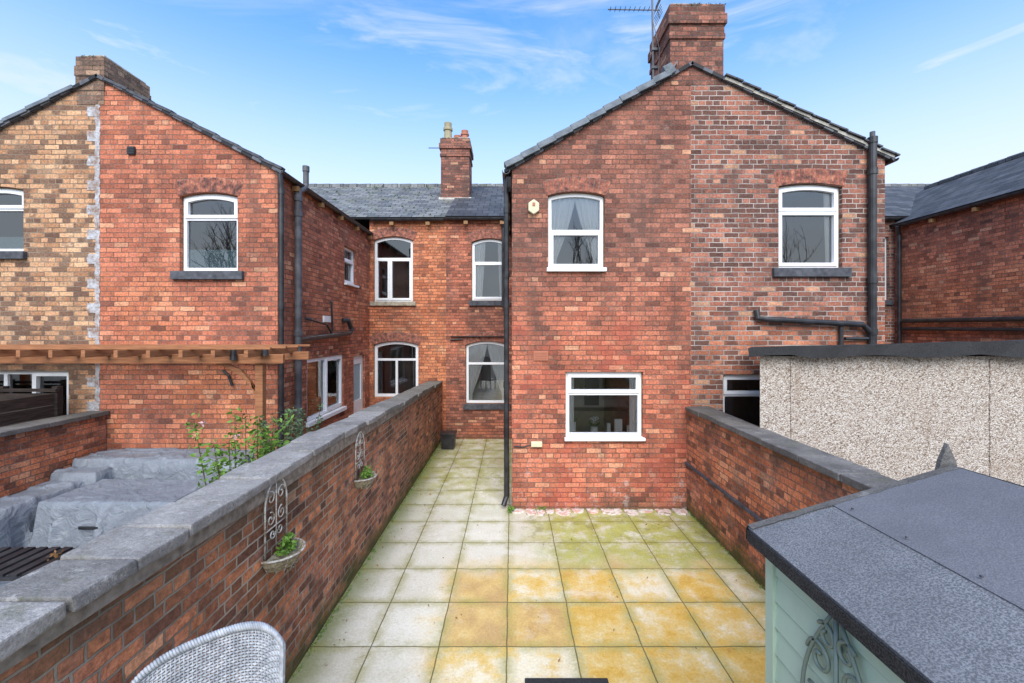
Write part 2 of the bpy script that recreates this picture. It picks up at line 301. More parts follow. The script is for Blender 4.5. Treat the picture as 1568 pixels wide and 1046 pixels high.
class B:
    def __init__(s): s.bm = bmesh.new()
    def box(s, x0, x1, y0, y1, z0, z1):
        v = [s.bm.verts.new((x, y, z)) for x in (x0, x1) for y in (y0, y1) for z in (z0, z1)]
        for f in ((0,1,3,2),(4,6,7,5),(0,4,5,1),(2,3,7,6),(0,2,6,4),(1,5,7,3)): s.bm.faces.new([v[i] for i in f])
        return v
    def rbox(s, x0, x1, y0, y1, z0, z1, rot=(0,0,0), jit=0, piv=None):
        v = s.box(x0, x1, y0, y1, z0, z1)
        c = Vector(piv) if piv else Vector(((x0+x1)/2, (y0+y1)/2, (z0+z1)/2))
        m = Matrix.Rotation(rot[2], 3, 'Z') @ Matrix.Rotation(rot[1], 3, 'Y') @ Matrix.Rotation(rot[0], 3, 'X')
        for q in v:
            q.co = c + m @ (q.co - c) + Vector((R.uniform(-jit, jit), R.uniform(-jit, jit), R.uniform(-jit, jit)))
        return v
    def solid(s, loops, w0, w1, mp):
        vl = [[Vector((a, b_, 0)) for a, b_ in lp] for lp in loops]
        tris = tessellate_polygon(vl)
        flat = [p for lp in loops for p in lp]
        f = [s.bm.verts.new(mp(a, b_, w0)) for a, b_ in flat]
        k = [s.bm.verts.new(mp(a, b_, w1)) for a, b_ in flat]
        for t in tris:
            try:
                s.bm.faces.new([f[i] for i in t]); s.bm.faces.new([k[i] for i in reversed(t)])
            except ValueError: pass
        i0 = 0
        for lp in loops:
            n = len(lp)
            for i in range(n):
                a, c = i0+i, i0+(i+1) % n
                s.bm.faces.new([f[a], f[c], k[c], k[a]])
            i0 += n
    def tube(s, pts, r, n=8, cap=True, closed=False):
        pts = [Vector(p) for p in pts]; rings = []; N = len(pts); up = None
        for i, p in enumerate(pts):
            a = pts[(i-1) % N] if (i > 0 or closed) else p
            c = pts[(i+1) % N] if (i < N-1 or closed) else p
            d = (c-a).normalized() if (c-a).length > 1e-9 else Vector((0, 0, 1))
            if up is None: up = Vector((0, 0, 1)) if abs(d.z) < .9 else Vector((0, 1, 0))
            u = up - d*up.dot(d)
            if u.length < 1e-4: u = d.orthogonal()
            u.normalize(); up = u; w = d.cross(u)
            rr = r[i] if isinstance(r, (list, tuple)) else r
            rings.append([s.bm.verts.new(p + (u*math.cos(2*math.pi*j/n) + w*math.sin(2*math.pi*j/n))*rr) for j in range(n)])
        for i in range(N if closed else N-1):
            A, C = rings[i], rings[(i+1) % N]
            for j in range(n): 
                s.bm.faces.new([A[j], A[(j+1) % n], C[(j+1) % n], C[j]])
        if cap and not closed:
            s.bm.faces.new(rings[0]); s.bm.faces.new(list(reversed(rings[-1])))
    def quad(s, *p): return s.bm.faces.new([s.bm.verts.new(q) for q in p])
    def done(s, name, mat, parent=None, bevel=0, smooth=False, frame=None, recalc=True, xf=None):
        if recalc: bmesh.ops.recalc_face_normals(s.bm, faces=s.bm.faces)
        if bevel: bmesh.ops.bevel(s.bm, geom=s.bm.edges[:], offset=bevel, segments=2, affect='EDGES', profile=.6)
        if xf: bmesh.ops.transform(s.bm, matrix=xf, verts=s.bm.verts)
        s.bm.normal_update()
        uvl = s.bm.loops.layers.uv.new('UVMap')
        for f in s.bm.faces:
            nn = f.normal; ax = max(range(3), key=lambda i: abs(nn[i]))
            for l in f.loops:
                c = l.vert.co
                if frame:
                    o_, u_, v_ = frame; l[uvl].uv = ((c-o_).dot(u_), (c-o_).dot(v_))
                elif ax == 1: l[uvl].uv = (c.x+20, c.z+10.004)
                elif ax == 0: l[uvl].uv = (c.y+20, c.z+10.004)
                else: l[uvl].uv = (c.x+20, c.y+20)
            f.smooth = smooth
        me = D.meshes.new(name); s.bm.to_mesh(me); s.bm.free(); me.materials.append(mat)
        o = D.objects.new(name, me); scene.collection.objects.link(o)
        if parent: o.parent = parent
        return o

def XZ(pos): return lambda a, b_, w: (a, pos+w, b_)
def PX(pos): return lambda a, b_, w: (pos-w, a, b_)     # faces +X
def NX(pos): return lambda a, b_, w: (pos+w, a, b_)     # faces -X

def arcpts(x0, x1, zs, rise, n=12, inset=0):
    w = x1-x0; r = (w*w/4+rise*rise)/(2*rise); cx = (x0+x1)/2; zc = zs+rise-r; h = math.asin(w/2/r)
    return [(cx + r*math.sin(h-2*h*i/n), zc + r*math.cos(h-2*h*i/n)) for i in range(n+1)], (cx, zc, r, h)
def opening(x0, x1, z0, z1, rise=0):
    if rise:
        a, _ = arcpts(x0, x1, z1-rise, rise)
        return [(x0, z0), (x1, z0)] + a
    return [(x0, z0), (x1, z0), (x1, z1), (x0, z1)]

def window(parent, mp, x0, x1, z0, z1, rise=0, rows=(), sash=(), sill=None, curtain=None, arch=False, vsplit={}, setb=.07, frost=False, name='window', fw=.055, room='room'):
    e = .004
    out = opening(x0+e, x1-e, z0+e, z1-e, rise)
    zz = [z0+fw] + [z for z in rows] + [z1-fw]
    holes = []; panes = []
    for i in range(len(zz)-1):
        a = zz[i] + (0 if i == 0 else .028); c = zz[i+1] - (0 if i == len(zz)-2 else .028)
        xs = [x0+fw] + [x0+(x1-x0)*q for q in vsplit.get(i, ())] + [x1-fw]
        for j in range(len(xs)-1):
            xa = xs[j] + (0 if j == 0 else .028); xb = xs[j+1] - (0 if j == len(xs)-2 else .028)
            top = (i == len(zz)-2 and rise > 0 and len(xs) == 2)
            if i == len(zz)-2 and rise > 0 and not top: c2 = c-rise
            else: c2 = c
            sh = opening(xa, xb, a, c2, rise*.85 if top else 0)
            holes.append(sh); panes.append((i, j, xa, xb, a, c2, rise*.85 if top else 0))
    q = B(); q.solid([out]+holes, setb, setb+.07, mp); q.done(name+'_frame', M['white'], parent)
    for (i, j, xa, xb, a, c, rs) in panes:
        if (i, j) in sash or i in sash:
            q = B(); s1 = opening(xa-.022, xb+.022, a-.022, c+.022, rs); s2 = opening(xa+.028, xb-.028, a+.028, c-.028, rs)
            q.solid([s1, s2], setb-.018, setb+.05, mp); q.done(name+'_sash', M['white'], parent)
    q = B()
    for (i, j, xa, xb, a, c, rs) in panes:
        j1, j2 = R.uniform(-.0025, .0025), R.uniform(-.0025, .0025)
        lp = opening(xa-.004, xb+.004, a-.004, c+.004, rs)
        q.bm.faces.new([q.bm.verts.new(mp(u, v, setb+.034+j1*(u-xa)/(xb-xa)+j2*(v-a)/(c-a))) for u, v in lp])
    q.done(name+'_glass', M['glass'], parent, recalc=False)
    q = B(); q.solid([out, opening(x0+.012, x1-.012, z0+.012, z1-.012, rise)], setb-.006, setb, mp); q.done(name+'_sealant', M['sillst'], parent)
    d0, d1 = .26, 1.5; q = B()
    P = lambda a, b_, w: Vector(mp(a, b_, w)); xa, xb, za, zb = x0-.25, x1+.25, z0-.3, z1+.15
    for f in (((xa,za,d1),(xb,za,d1),(xb,zb,d1),(xa,zb,d1)), ((xa,za,d0),(xb,za,d0),(xb,za,d1),(xa,za,d1)), ((xa,zb,d0),(xb,zb,d0),(xb,zb,d1),(xa,zb,d1)),
              ((xa,za,d0),(xa,zb,d0),(xa,zb,d1),(xa,za,d1)), ((xb,za,d0),(xb,zb,d0),(xb,zb,d1),(xb,za,d1))):
        q.quad(*[P(*v) for v in f])
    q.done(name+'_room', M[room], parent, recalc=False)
    if curtain:
        q = B(); W_ = x1-x0
        for (side, cov, tie) in curtain:
            n = 44; nz = 14; prev = None
            for i in range(n+1):
                s_ = i/n; colv = []
                for k in range(nz+1):
                    t_ = 1-k/nz
                    zt = z0+.02+(z1-z0-.05-rise*.5)*t_
                    wd = cov*W_*(1-tie*min(1, (1-t_)*1.15)**1.3)
                    x = x0+.03+wd*s_ if side > 0 else x1-.03-wd*s_
                    colv.append(q.bm.verts.new(mp(x, zt, setb+.085+.013*math.sin(s_*30+.6*math.sin(i*1.7)))))
                if prev:
                    for k in range(nz): q.bm.faces.new([prev[k], colv[k], colv[k+1], prev[k+1]])
                prev = colv
        q.done(name+'_curtain', M['curtain'], parent, smooth=True)
    if frost:
        q = B(); q.solid([opening(x0+.03, x1-.03, z0+.03, frost)], setb+.045, setb+.05, mp); q.done(name+'_frosting', M['frost'], parent)
    if sill:
        kind, zt, zb, ex = sill
        q = B(); q.solid([[(x0-ex, zb), (x1+ex, zb), (x1+ex, zt), (x0-ex, zt)]], -.06, .08, mp); q.done(name+'_sill', M[kind], parent, bevel=.006)
    if arch and rise:
        _, (cx, zc, r, h) = arcpts(x0, x1, z1-rise, rise)
        hh = h*1.06; H = .22
        n = max(6, round(2*hh*(r+.1)/.078)); q = B()
        for i in range(n):
            a0 = -hh+2*hh*i/n; a1 = -hh+2*hh*(i+1)/n; ga = .0045/r
            a0 += ga; a1 -= ga; j = R.uniform(-.003, .003)
            pts = [(cx+rr*math.sin(a), zc+rr*math.cos(a)) for a, rr in ((a0, r+.004), (a1, r+.004), (a1, r+H+j), (a0, r+H+j))]
            q.solid([pts], -.007+j*.5, .04, mp)
        q.done(name+'_arch', M['arch'], parent)
        q = B(); N = 16
        pts = [(cx+(r+.003)*math.sin(-hh+2*hh*i/N), zc+(r+.003)*math.cos(-hh+2*hh*i/N)) for i in range(N+1)] + \
              [(cx+(r+H+.006)*math.sin(hh-2*hh*i/N), zc+(r+H+.006)*math.cos(hh-2*hh*i/N)) for i in range(N+1)]
        q.solid([pts], -.002, .03, mp); q.done(name+'_arch_mortar', M['mortar'], parent)

def pipe(parent, pts, r, name='downpipe', mat='black', collars=None, clips=0):
    q = B(); q.tube(pts, r, 12)
    if collars:
        for c in collars:
            c = Vector(c); q.tube([c-Vector((0, 0, .045)), c+Vector((0, 0, .045))], r*1.22, 12)
    return q.done(name, M[mat], parent, smooth=False)

def slab(pts, thick, name, mat, parent, frame=True):
    p = [Vector(a) for a in pts]; n = (p[1]-p[0]).cross(p[2]-p[1]).normalized()
    if n.z < 0: n = -n
    q = B(); a = [q.bm.verts.new(v) for v in p]; b_ = [q.bm.verts.new(v-n*thick) for v in p]; k = len(p)
    q.bm.faces.new(a); q.bm.faces.new(list(reversed(b_)))
    for i in range(k): q.bm.faces.new([a[i], b_[i], b_[(i+1) % k], a[(i+1) % k]])
    u = (p[1]-p[0]).normalized(); v = n.cross(u)
    return q.done(name, M[mat], parent, frame=(p[0], u, v) if frame else None)

def verge(parent, a, b_, wid, hgt, name, mat, seg=.35, y0=6.44):
    L = math.hypot(b_[0]-a[0], b_[1]-a[1]); n = max(1, round(L/seg)); dx, dz = (b_[0]-a[0])/L, (b_[1]-a[1])/L
    q = B()
    for i in range(n):
        s0, s1 = L*i/n, L*(i+1)/n-.004
        l0, l1 = (.018, 0) if b_[1] > a[1] else (0, .018)
        j = R.uniform(-.004, .004)
        nx, nz = -dz, dx
        if nz < 0: nx, nz = -nx, -nz
        pts = [(a[0]+dx*s0+nx*(l0+j), a[1]+dz*s0+nz*(l0+j)), (a[0]+dx*s1+nx*(l1+j), a[1]+dz*s1+nz*(l1+j)),
               (a[0]+dx*s1+nx*(l1+hgt+j), a[1]+dz*s1+nz*(l1+hgt+j)), (a[0]+dx*s0+nx*(l0+hgt+j), a[1]+dz*s0+nz*(l0+hgt+j))]
        q.solid([pts], 0, wid+R.uniform(0, .01), XZ(y0+R.uniform(-.004, .004)))
    q.done(name, M[mat], parent)

def spiral(cx, cz, r0, r1, a0, turns, n=28):
    return [(cx+(r0+(r1-r0)*i/n)*math.cos(a0+turns*2*math.pi*i/n), cz+(r0+(r1-r0)*i/n)*math.sin(a0+turns*2*math.pi*i/n)) for i in range(n+1)]

def leaves(q, centre, rx, ry, rz, n, size, hang=0):
    c0 = Vector(centre)
    for _ in range(n):
        while True:
            v = Vector((R.uniform(-1, 1), R.uniform(-1, 1), R.uniform(-1, 1)))
            if v.length < 1: break
        p = c0 + Vector((v.x*rx, v.y*ry, v.z*rz)); s_ = size*R.uniform(.6, 1.3)
        a = Vector((R.uniform(-1, 1), R.uniform(-1, 1), R.uniform(-.5, .8)-hang)).normalized()
        nn = a.orthogonal().normalized(); nn.rotate(Matrix.Rotation(R.uniform(0, 6.28), 3, a)); w = a.cross(nn)
        q.bm.faces.new([q.bm.verts.new(p+d) for d in (-a*s_, w*s_*.45-a*s_*.2, a*s_, -w*s_*.45-a*s_*.2)])

# ================================================================== GROUND
q = B(); q.quad((-400, -400, -.02), (400, -400, -.02), (400, 400, -.02), (-400, 400, -.02)); q.done('ground', M['ground'])
q = B(); q.quad((-1.8, -1.5, 0), (2.7, -1.5, 0), (2.7, 6.55, 0), (-1.8, 6.55, 0)); q.quad((-1.8, 6.55, 0), (.02, 6.55, 0), (.02, 10.75, 0), (-1.8, 10.75, 0)); q.done('patio_paving', M['patio'])
q = B()
x = -.0
while x < 2.5:
    w = R.uniform(.10, .34); d = R.uniform(.10, .27)
    z = .006+R.random()*.016
    k = 7; ring = []
    for i in range(k+1): ring.append((x+w*i/k+R.uniform(-.01, .01), 6.49-d*(1-.35*abs(2*i/k-1)**4)+R.uniform(-.012, .012)))
    top = [q.bm.verts.new((a, b_, z+R.uniform(-.003, .003))) for a, b_ in ring]+[q.bm.verts.new((x+w, 6.492, z)), q.bm.verts.new((x, 6.492, z))]
    bot = [q.bm.verts.new((v.co.x, v.co.y-.005, .001)) for v in top]
    q.bm.faces.new(top)
    for i in range(len(top)): q.bm.faces.new([top[i], bot[i], bot[(i+1) % len(top)], top[(i+1) % len(top)]])
    x += w*R.uniform(1.02, 1.25)
q.done('rubble_strip', M['rubble'])
q = B(); q.box(.1, .75, 2.7, 3.33, .004, .022); q.done('door_mat', M['feltb'], bevel=.006)
q = B()
for _ in range(70):
    x, y = R.choice(((R.uniform(-1.7, -1.35), R.uniform(3, 10)), (R.uniform(-1.7, 2.6), R.uniform(3.3, 6.3)))); leaves(q, (x, y, .012), .02, .02, .006, 1, .016)
q.done('fallen_leaf_litter', M['brown'], recalc=False)
q = B()
for _ in range(260):
    y = R.uniform(3, 10.4); leaves(q, (-1.735+abs(R.gauss(0, .015)), y, .01), .02, .03, .012, 3, .012)
for _ in range(60):
    x = R.uniform(.02, 2.6); leaves(q, (x, 6.47, .02), .03, .02, .015, 3, .012)
for _ in range(60):
    y = R.uniform(4.5, 6.4); leaves(q, (2.655, y, .01), .015, .03, .012, 3, .012)
leaves(q, (-.02, 6.4, .05), .05, .05, .05, 60, .03); leaves(q, (.45, 6.44, .05), .08, .03, .04, 40, .02)
q.done('moss_and_weeds', M['leaf'], recalc=False)

# ================================================================== MAIN OUTRIGGER PAIR
H1 = root('brick_house'); F = XZ(6.5)
PX_ = 2.74
w1 = opening(.55, 1.42, 3.68, 4.87, .06); w2 = opening(.82, 2.01, 1.09, 2.11)
q = B(); q.solid([[(0, -.1), (PX_, -.1), (PX_, 6.78), (0, 5.22)], w1, w2], 0, .24, F); q.done('front_wall', M['main'], H1)
w3 = opening(4.08, 5.06, 3.7, 5.0, .05); w4 = opening(3.23, 4.2, 1.1, 2.07)
q = B(); q.solid([[(PX_, -.1), (5.71, -.1), (5.71, 5.38), (PX_, 6.78)], w3, w4], 0, .24, F); q.done('neighbour_wall', M['right'], H1)
q = B(); q.solid([[(6.742, -.1), (10.7, -.1), (10.7, 5.2), (6.742, 5.2)]], 0, .24, NX(0)); q.done('side_wall', M['main'], H1)
q = B(); q.solid([[(6.742, -.1), (10.7, -.1), (10.7, 5.3), (6.742, 5.3)]], 0, .24, PX(5.71)); q.done('side_wall_east', M['right'], H1)
slab([(-.12, 6.45, 5.19), (-.12, 12.2, 5.19), (PX_, 12.2, 6.84), (PX_, 6.45, 6.84)], .05, 'roof', 'slate2', H1)
slab([(5.83, 6.45, 5.36), (5.83, 12.2, 5.36), (PX_, 12.2, 6.84), (PX_, 6.45, 6.84)], .05, 'roof_east', 'slate2', H1)
verge(H1, (-.07, 5.19), (2.42, 6.61), .2, .085, 'verge_slates', 'lead', .3, 6.40)
verge(H1, (3.23, 6.555), (5.8, 5.345), .1, .045, 'verge_cement', 'cement', .5, 6.44)
verge(H1, (3.23, 6.61), (5.86, 5.37), .12, .022, 'verge_tiles', 'tile', .3, 6.41)
window(H1, F, .55, 1.42, 3.68, 4.87, .06, rows=(4.27,), sash=(0,), curtain=[(1, .47, .72), (-1, .47, .72)], arch=True, sill=('white', 3.70, 3.64, .02), fw=.06, name='bedroom_window', room='rooml')
window(H1, F, .82, 2.01, 1.09, 2.11, 0, rows=(1.77,), sash=(1,), sill=('white', 1.105, 1.06, .02), fw=.065, curtain=[(1, .10, 0), (-1, .12, 0)], name='kitchen_window', room='rooml')
window(H1, F, 4.08, 5.06, 3.7, 5.0, .05, rows=(4.58,), sash=(1, 0), arch=True, sill=('sill', 3.695, 3.56, .1), fw=.06, name='east_bedroom_window', curtain=[(1, .13, 0), (-1, .16, .2)], room='rooml')
window(H1, F, 3.23, 4.2, 1.1, 2.07, 0, rows=(1.75,), sash=(1,), sill=('white', 1.115, 1.06, .02), fw=.06, name='east_kitchen_window')
q = B(); cx = 1.3
q.tube([(cx, 6.72, 1.12), (cx, 6.72, 1.16), (cx, 6.72, 1.22)], [.05, .06, .05], 12); q.box(1.62, 1.74, 6.70, 6.74, 1.12, 1.34); q.box(1.5, 1.56, 6.72, 6.78, 1.12, 1.27)
q.tube([(.98, 6.7, 1.12), (.98, 6.7, 1.3)], .03, 10); q.tube([(1.85, 6.72, 1.12), (1.85, 6.72, 1.24)], .035, 10)
leaves(q, (1.3, 6.72, 1.33), .07, .05, .07, 40, .025); q.done('kitchen_sill_pots', M['curtain'], H1, recalc=False)
q = B(); leaves(q, (1.3, 6.73, 1.28), .09, .06, .07, 70, .025); leaves(q, (.98, 6.7, 1.34), .05, .04, .06, 50, .02); q.done('kitchen_sill_plants', M['leaf'], H1, recalc=False)
q = B(); q.box(.62, 2.2, 7.6, 7.95, .82, 1.3); q.box(.7, 1.3, 7.7, 7.97, 1.62, 2.2); q.box(1.7, 2.2, 7.7, 7.97, 1.62, 2.2); q.done('kitchen_units', M['buff'], H1)
q = B(); q.box(1.36, 1.62, 7.9, 7.97, 1.35, 2.0); q.tube([(1.15, 7.3, 2.25), (1.15, 7.3, 1.95)], [.02, .12], 12); q.done('kitchen_things', M['black'], H1)
def chimney(parent, x0, x1, y0, y1, z0, z1, mat, corb=.04, name='chimney'):
    q = B(); q.box(x0, x1, y0, y1, z0, z1-.52)
    q.box(x0-corb*.5, x1+corb*.5, y0-corb*.5, y1+corb*.5, z1-.52, z1-.44)
    q.box(x0-.01, x1+.01, y0-.01, y1+.01, z1-.44, z1-.30)
    q.box(x0-corb, x1+corb, y0-corb, y1+corb, z1-.30, z1-.15)
    q.box(x0-corb*.4, x1+corb*.4, y0-corb*.4, y1+corb*.4, z1-.15, z1)
    q.done(name, M[mat], parent)
    q = B(); q.rbox(x0+.03, x1-.03, y0+.03, y1-.03, z1, z1+.04, jit=.01); q.done(name+'_flaunching', M['cement'], parent)
    q = B()
    for _ in range(14): leaves(q, (R.uniform(x0, x1), y0-corb*.5, z1-.15+R.choice((0, .15))), .05, .02, .015, 8, .014)
    q.done(name+'_moss', M['leaf2'], parent, recalc=False)
chimney(H1, 2.42, 3.235, 6.494, 7.4, 6.5, 7.72, 'chim')
slab([(2.38, 6.44, 6.64), (2.38, 7.5, 6.64), (2.5, 7.5, 6.84), (2.5, 6.44, 6.84)], .02, 'lead_flashing', 'lead', H1)
q = B(); q.rbox(2.30, 2.45, 6.40, 6.5, 6.60, 6.76, (0, -.5, 0), .015); q.done('lead_flashing_corner', M['lead'], H1, bevel=.01)
pipe(H1, [(-.085, 6.62, 5.1), (-.085, 6.62, 4.72), (-.085, 6.58, 4.65), (-.085, 6.58, .18), (-.13, 6.5, .06)], .04, collars=[(-.085, 6.58, z) for z in (1.9, 3.6, 4.6)], name='front_downpipe')
pipe(H1, [(-.05, 6.46, 5.08), (-.05, 6.5, 4.95), (-.03, 6.55, 4.9)], .035, name='gutter_outlet')
def gutter(parent, p0, p1, name='gutter', r=.06):
    a, b_ = Vector(p0), Vector(p1); d = (b_-a).normalized(); sd = d.cross(Vector((0, 0, 1))).normalized(); q = B()
    ra = []
    for p in (a, b_):
        ra.append([[q.bm.verts.new(p+sd*math.cos(math.pi+math.pi*i/8)*rr+Vector((0, 0, math.sin(math.pi+math.pi*i/8)*rr))) for i in range(9)] for rr in (r, r-.008)])
    for k in (0, 1):
        for i in range(8): q.bm.faces.new([ra[0][k][i], ra[0][k][i+1], ra[1][k][i+1], ra[1][k][i]])
    for e in (0, 1):
        for i in range(8): q.bm.faces.new([ra[e][0][i], ra[e][0][i+1], ra[e][1][i+1], ra[e][1][i]])
    for i in (0, 8): q.bm.faces.new([ra[0][0][i], ra[1][0][i], ra[1][1][i], ra[0][1][i]])
    L = (b_-a).length; k = .5
    while k < L:
        p = a+d*k; q.rbox(p.x-.012, p.x+.012, p.y-.012, p.y+.012, p.z-.11, p.z+.0); k += .9
    q.done(name, M['black'], parent)
    q = B(); k = .5
    while k < L:
        p = a+d*k; q.rbox(p.x-.05, p.x+.05, p.y-.03, p.y+.03, p.z-.16, p.z-.08); k += .9
    q.done(name+'_brackets', M['brown'], parent)
gutter(H1, (-.09, 6.42, 5.17), (-.09, 10.6, 5.17)); gutter(H1, (5.80, 6.42, 5.36), (5.80, 10.6, 5.36), 'gutter_east')
pipe(H1, [(5.46, 6.43, 5.62), (5.46, 6.43, 2.3)], .055, collars=[(5.46, 6.43, z) for z in (5.62, 5.15, 3.5, 2.72)], name='soil_pipe')
pipe(H1, [(5.46, 6.43, 5.66), (5.46, 6.43, 5.75)], .035, name='soil_vent_cage', mat='greyp')
pipe(H1, [(3.72, 6.46, 3.05), (3.73, 6.44, 2.93), (3.85, 6.42, 2.91), (5.3, 6.42, 2.83), (5.44, 6.42, 2.70)], .045, name='waste_pipe')
pipe(H1, [(5.0, 6.45, 2.82), (5.0, 6.45, 2.5)], .03, name='waste_pipe_small')
pipe(H1, [(5.05, 6.44, 2.62), (5.4, 6.44, 2.62)], .025, name='waste_pipe_low')
q = B(); q.solid([[(.33+.1*math.cos(a)*.95, 4.62+.115*math.sin(a)) for a in [math.pi/6+i*math.pi/3 for i in range(6)]]], -.07, 0, F); q.done('alarm_box', M['cream'], H1, bevel=.012)
q = B(); q.box(.31, .35, 6.42, 6.432, 4.63, 4.68); q.done('alarm_label', M['terra'], H1)
q = B(); q.box(.33, .55, 6.485, 6.52, 2.28, 2.43)
for i in range(5): q.box(.345, .535, 6.478, 6.49, 2.295+i*.026, 2.308+i*.026)
q.done('air_brick', M['terra'], H1)
q = B(); q.box(.29, .46, 6.44, 6.5, .97, 1.05); q.done('outside_socket', M['cream'], H1, bevel=.01)
pipe(H1, [(.31, 6.49, 1.0), (.18, 6.49, .96), (.03, 6.49, .97)], .01, name='cable')
A = root('tv_aerial'); q = B()
q.tube([(2.33, 7.0, 6.9), (2.31, 7.0, 8.34)], .016, 8)
q.tube([(1.56, 6.9, 7.96), (2.45, 7.05, 8.06)], .010, 6)
for i in range(9):
    t_ = i/8; x = 1.6+t_*.66; q.tube([(x-.02, 6.9+.11*t_-.12, 7.965+.085*t_-.05), (x+.02, 6.9+.11*t_+.12, 7.965+.085*t_+.05)], .006, 5)
for s_ in (-1, 1):
    q.tube([(2.40, 7.03, 8.06), (2.44, 7.0, 8.06+.17*s_)], .008, 5)
    for k in range(4): q.tube([(2.41+k*.008, 6.86, 8.06+s_*(.04+k*.04)), (2.41+k*.008, 7.2, 8.06+s_*(.04+k*.04))], .005, 5)
q.tube([(2.31, 6.95, 7.8), (2.40, 6.9, 7.3), (2.37, 6.88, 6.9), (2.2, 6.6, 6.65)], .006, 5)
q.box(2.3, 2.44, 6.97, 7.03, 7.35, 7.39); q.box(2.3, 2.44, 6.97, 7.03, 7.05, 7.09)
q.done('aerial', M['alu'], A)

# ================================================================== LEFT OUTRIGGER PAIR
H2 = root('brick_house'); LX = -3.59; PL = -6.32
a1 = opening(-5.09, -4.20, 3.65, 4.86, .06)
q = B(); q.solid([[(LX, -.1), (PL, -.1), (PL, 6.6), (LX, 5.20)], a1], 0, .24, F); q.done('front_wall', M['left'], H2)
b1 = opening(-8.35, -7.48, 3.95, 4.95, .05); b2 = opening(-8.4, -6.79, 1.3, 2.12)
q = B(); q.solid([[(PL, -.1), (-9.05, -.1), (-9.05, 5.2), (PL, 6.6)], b1, b2], 0, .24, F); q.done('neighbour_wall', M['yellow'], H2)
s1 = opening(9.1, 9.8, 3.76, 4.57); s2 = opening(7.43, 9.04, 1.12, 2.24); s3 = opening(9.62, 10.35, 0, 2.15)
q = B(); q.solid([[(6.742, -.1), (10.7, -.1), (10.7, 5.2), (6.742, 5.2)], s1, s2, s3], 0, .24, PX(LX)); q.done('side_wall', M['left'], H2)
q = B(); q.solid([[(6.742, -.1), (10.7, -.1), (10.7, 5.2), (6.742, 5.2)]], 0, .24, NX(-9.05)); q.done('side_wall_west', M['yellow'], H2)
slab([(LX+.1, 6.45, 5.17), (LX+.1, 12.2, 5.17), (PL, 12.2, 6.65), (PL, 6.45, 6.65)], .05, 'roof', 'slate2', H2)
slab([(-9.15, 6.45, 5.17), (-9.15, 12.2, 5.17), (PL, 12.2, 6.65), (PL, 6.45, 6.65)], .05, 'roof_west', 'slate2', H2)
verge(H2, (-6.2, 6.545), (LX+.08, 5.17), .1, .04, 'verge', 'sill', .4, 6.44)
verge(H2, (-9.1, 5.19), (-6.66, 6.43), .1, .05, 'verge_west', 'lead', .4, 6.43)
q = B(); z = .0; k = 0
while z < 6.45:
    h = .225 if k % 2 else .15
    wl = .06 if k % 2 else .18
    prof = []
    n = 5
    for i in range(n+1): prof.append((PL-wl+R.uniform(-.012, .012), z+h*i/n))
    for i in range(n, -1, -1): prof.append((PL+.01+R.uniform(-.012, .012), z+h*i/n))
    q.solid([prof], R.uniform(-.007, -.004), .02, F); z += h+.0005; k += 1
q.done('mortar_quoin_strip', M['wmortar'], H2)
chimney(H2, -6.66, -6.24, 6.494, 7.3, 6.2, 6.93, 'chimy', .02)
window(H2, F, -5.09, -4.20, 3.65, 4.86, .06, rows=(4.47,), sash=(1,), arch=True, sill=('sill', 3.648, 3.52, .1), frost=4.0, fw=.06, name='bathroom_window', room='rooml')
window(H2, F, -8.35, -7.48, 3.95, 4.95, .05, rows=(4.62,), sash=(1,), sill=('sill', 3.948, 3.83, .06), name='west_bedroom_window', frost=4.2)
window(H2, F, -8.4, -6.79, 1.3, 2.12, 0, rows=(), vsplit={0: (.35, .62)}, sash=((0, 2),), sill=('white', 1.31, 1.26, .02), name='west_kitchen_window')
S = PX(LX)
window(H2, S, 9.1, 9.8, 3.76, 4.57, 0, rows=(4.3,), sash=(0,), sill=('white', 3.765, 3.72, .02), name='landing_window')
window(H2, S, 7.43, 9.04, 1.12, 2.24, 0, rows=(), vsplit={0: (.5,)}, sash=((0, 1),), sill=('white', 1.125, 1.05, .04), fw=.07, name='dining_window', setb=.03)
q = B(); leaves(q, (LX-.2, 7.9, 1.35), .08, .12, .16, 90, .03); q.done('indoor_plant', M['leaf'], H2, recalc=False)
q = B(); q.solid([opening(9.63, 10.34, .01, 2.14), opening(9.75, 10.22, 1.1, 1.95)], .05, .1, S); q.done('back_door', M['white'], H2)
q = B(); q.solid([opening(9.74, 10.23, 1.09, 1.96)], .07, .08, S); q.done('door_glass', M['frost'], H2)
gutter(H2, (LX+.08, 6.40, 5.16), (LX+.08, 10.6, 5.16))
pipe(H2, [(LX+.08, 6.42, 5.1), (LX+.09, 6.44, 4.9), (LX+.09, 6.44, .0)], .036, collars=[(LX+.09, 6.44, z) for z in (4.85, 3.1, 1.2)], name='downpipe')
pipe(H2, [(LX+.09, 6.95, 5.05), (LX+.09, 6.95, 0)], .055, collars=[(LX+.09, 6.95, z) for z in (4.9, 4.65, 2.7, 2.3)], name='soil_pipe', mat='greyp')
pipe(H2, [(LX+.09, 6.95, 5.0), (LX+.12, 7.1, 5.12), (LX+.12, 7.15, 5.2), (LX+.12, 7.15, 5.5)], .045, name='soil_vent', mat='greyp', collars=[(LX+.12, 7.15, 5.46)])
pipe(H2, [(LX+.09, 6.98, 2.58), (LX+.08, 7.3, 2.60), (LX+.08, 9.2, 2.68), (LX+.08, 9.35, 2.78)], .045, name='waste_pipe')
pipe(H2, [(LX+.03, 7.3, 2.95), (LX+.1, 7.35, 2.93), (LX+.1, 8.0, 2.85), (LX+.08, 8.3, 2.66)], .02, name='waste_pipe_small')
pipe(H2, [(LX+.03, 8.3, 3.3), (LX+.06, 8.3, 3.3), (LX+.06, 8.35, 2.72)], .02, name='overflow_pipe')
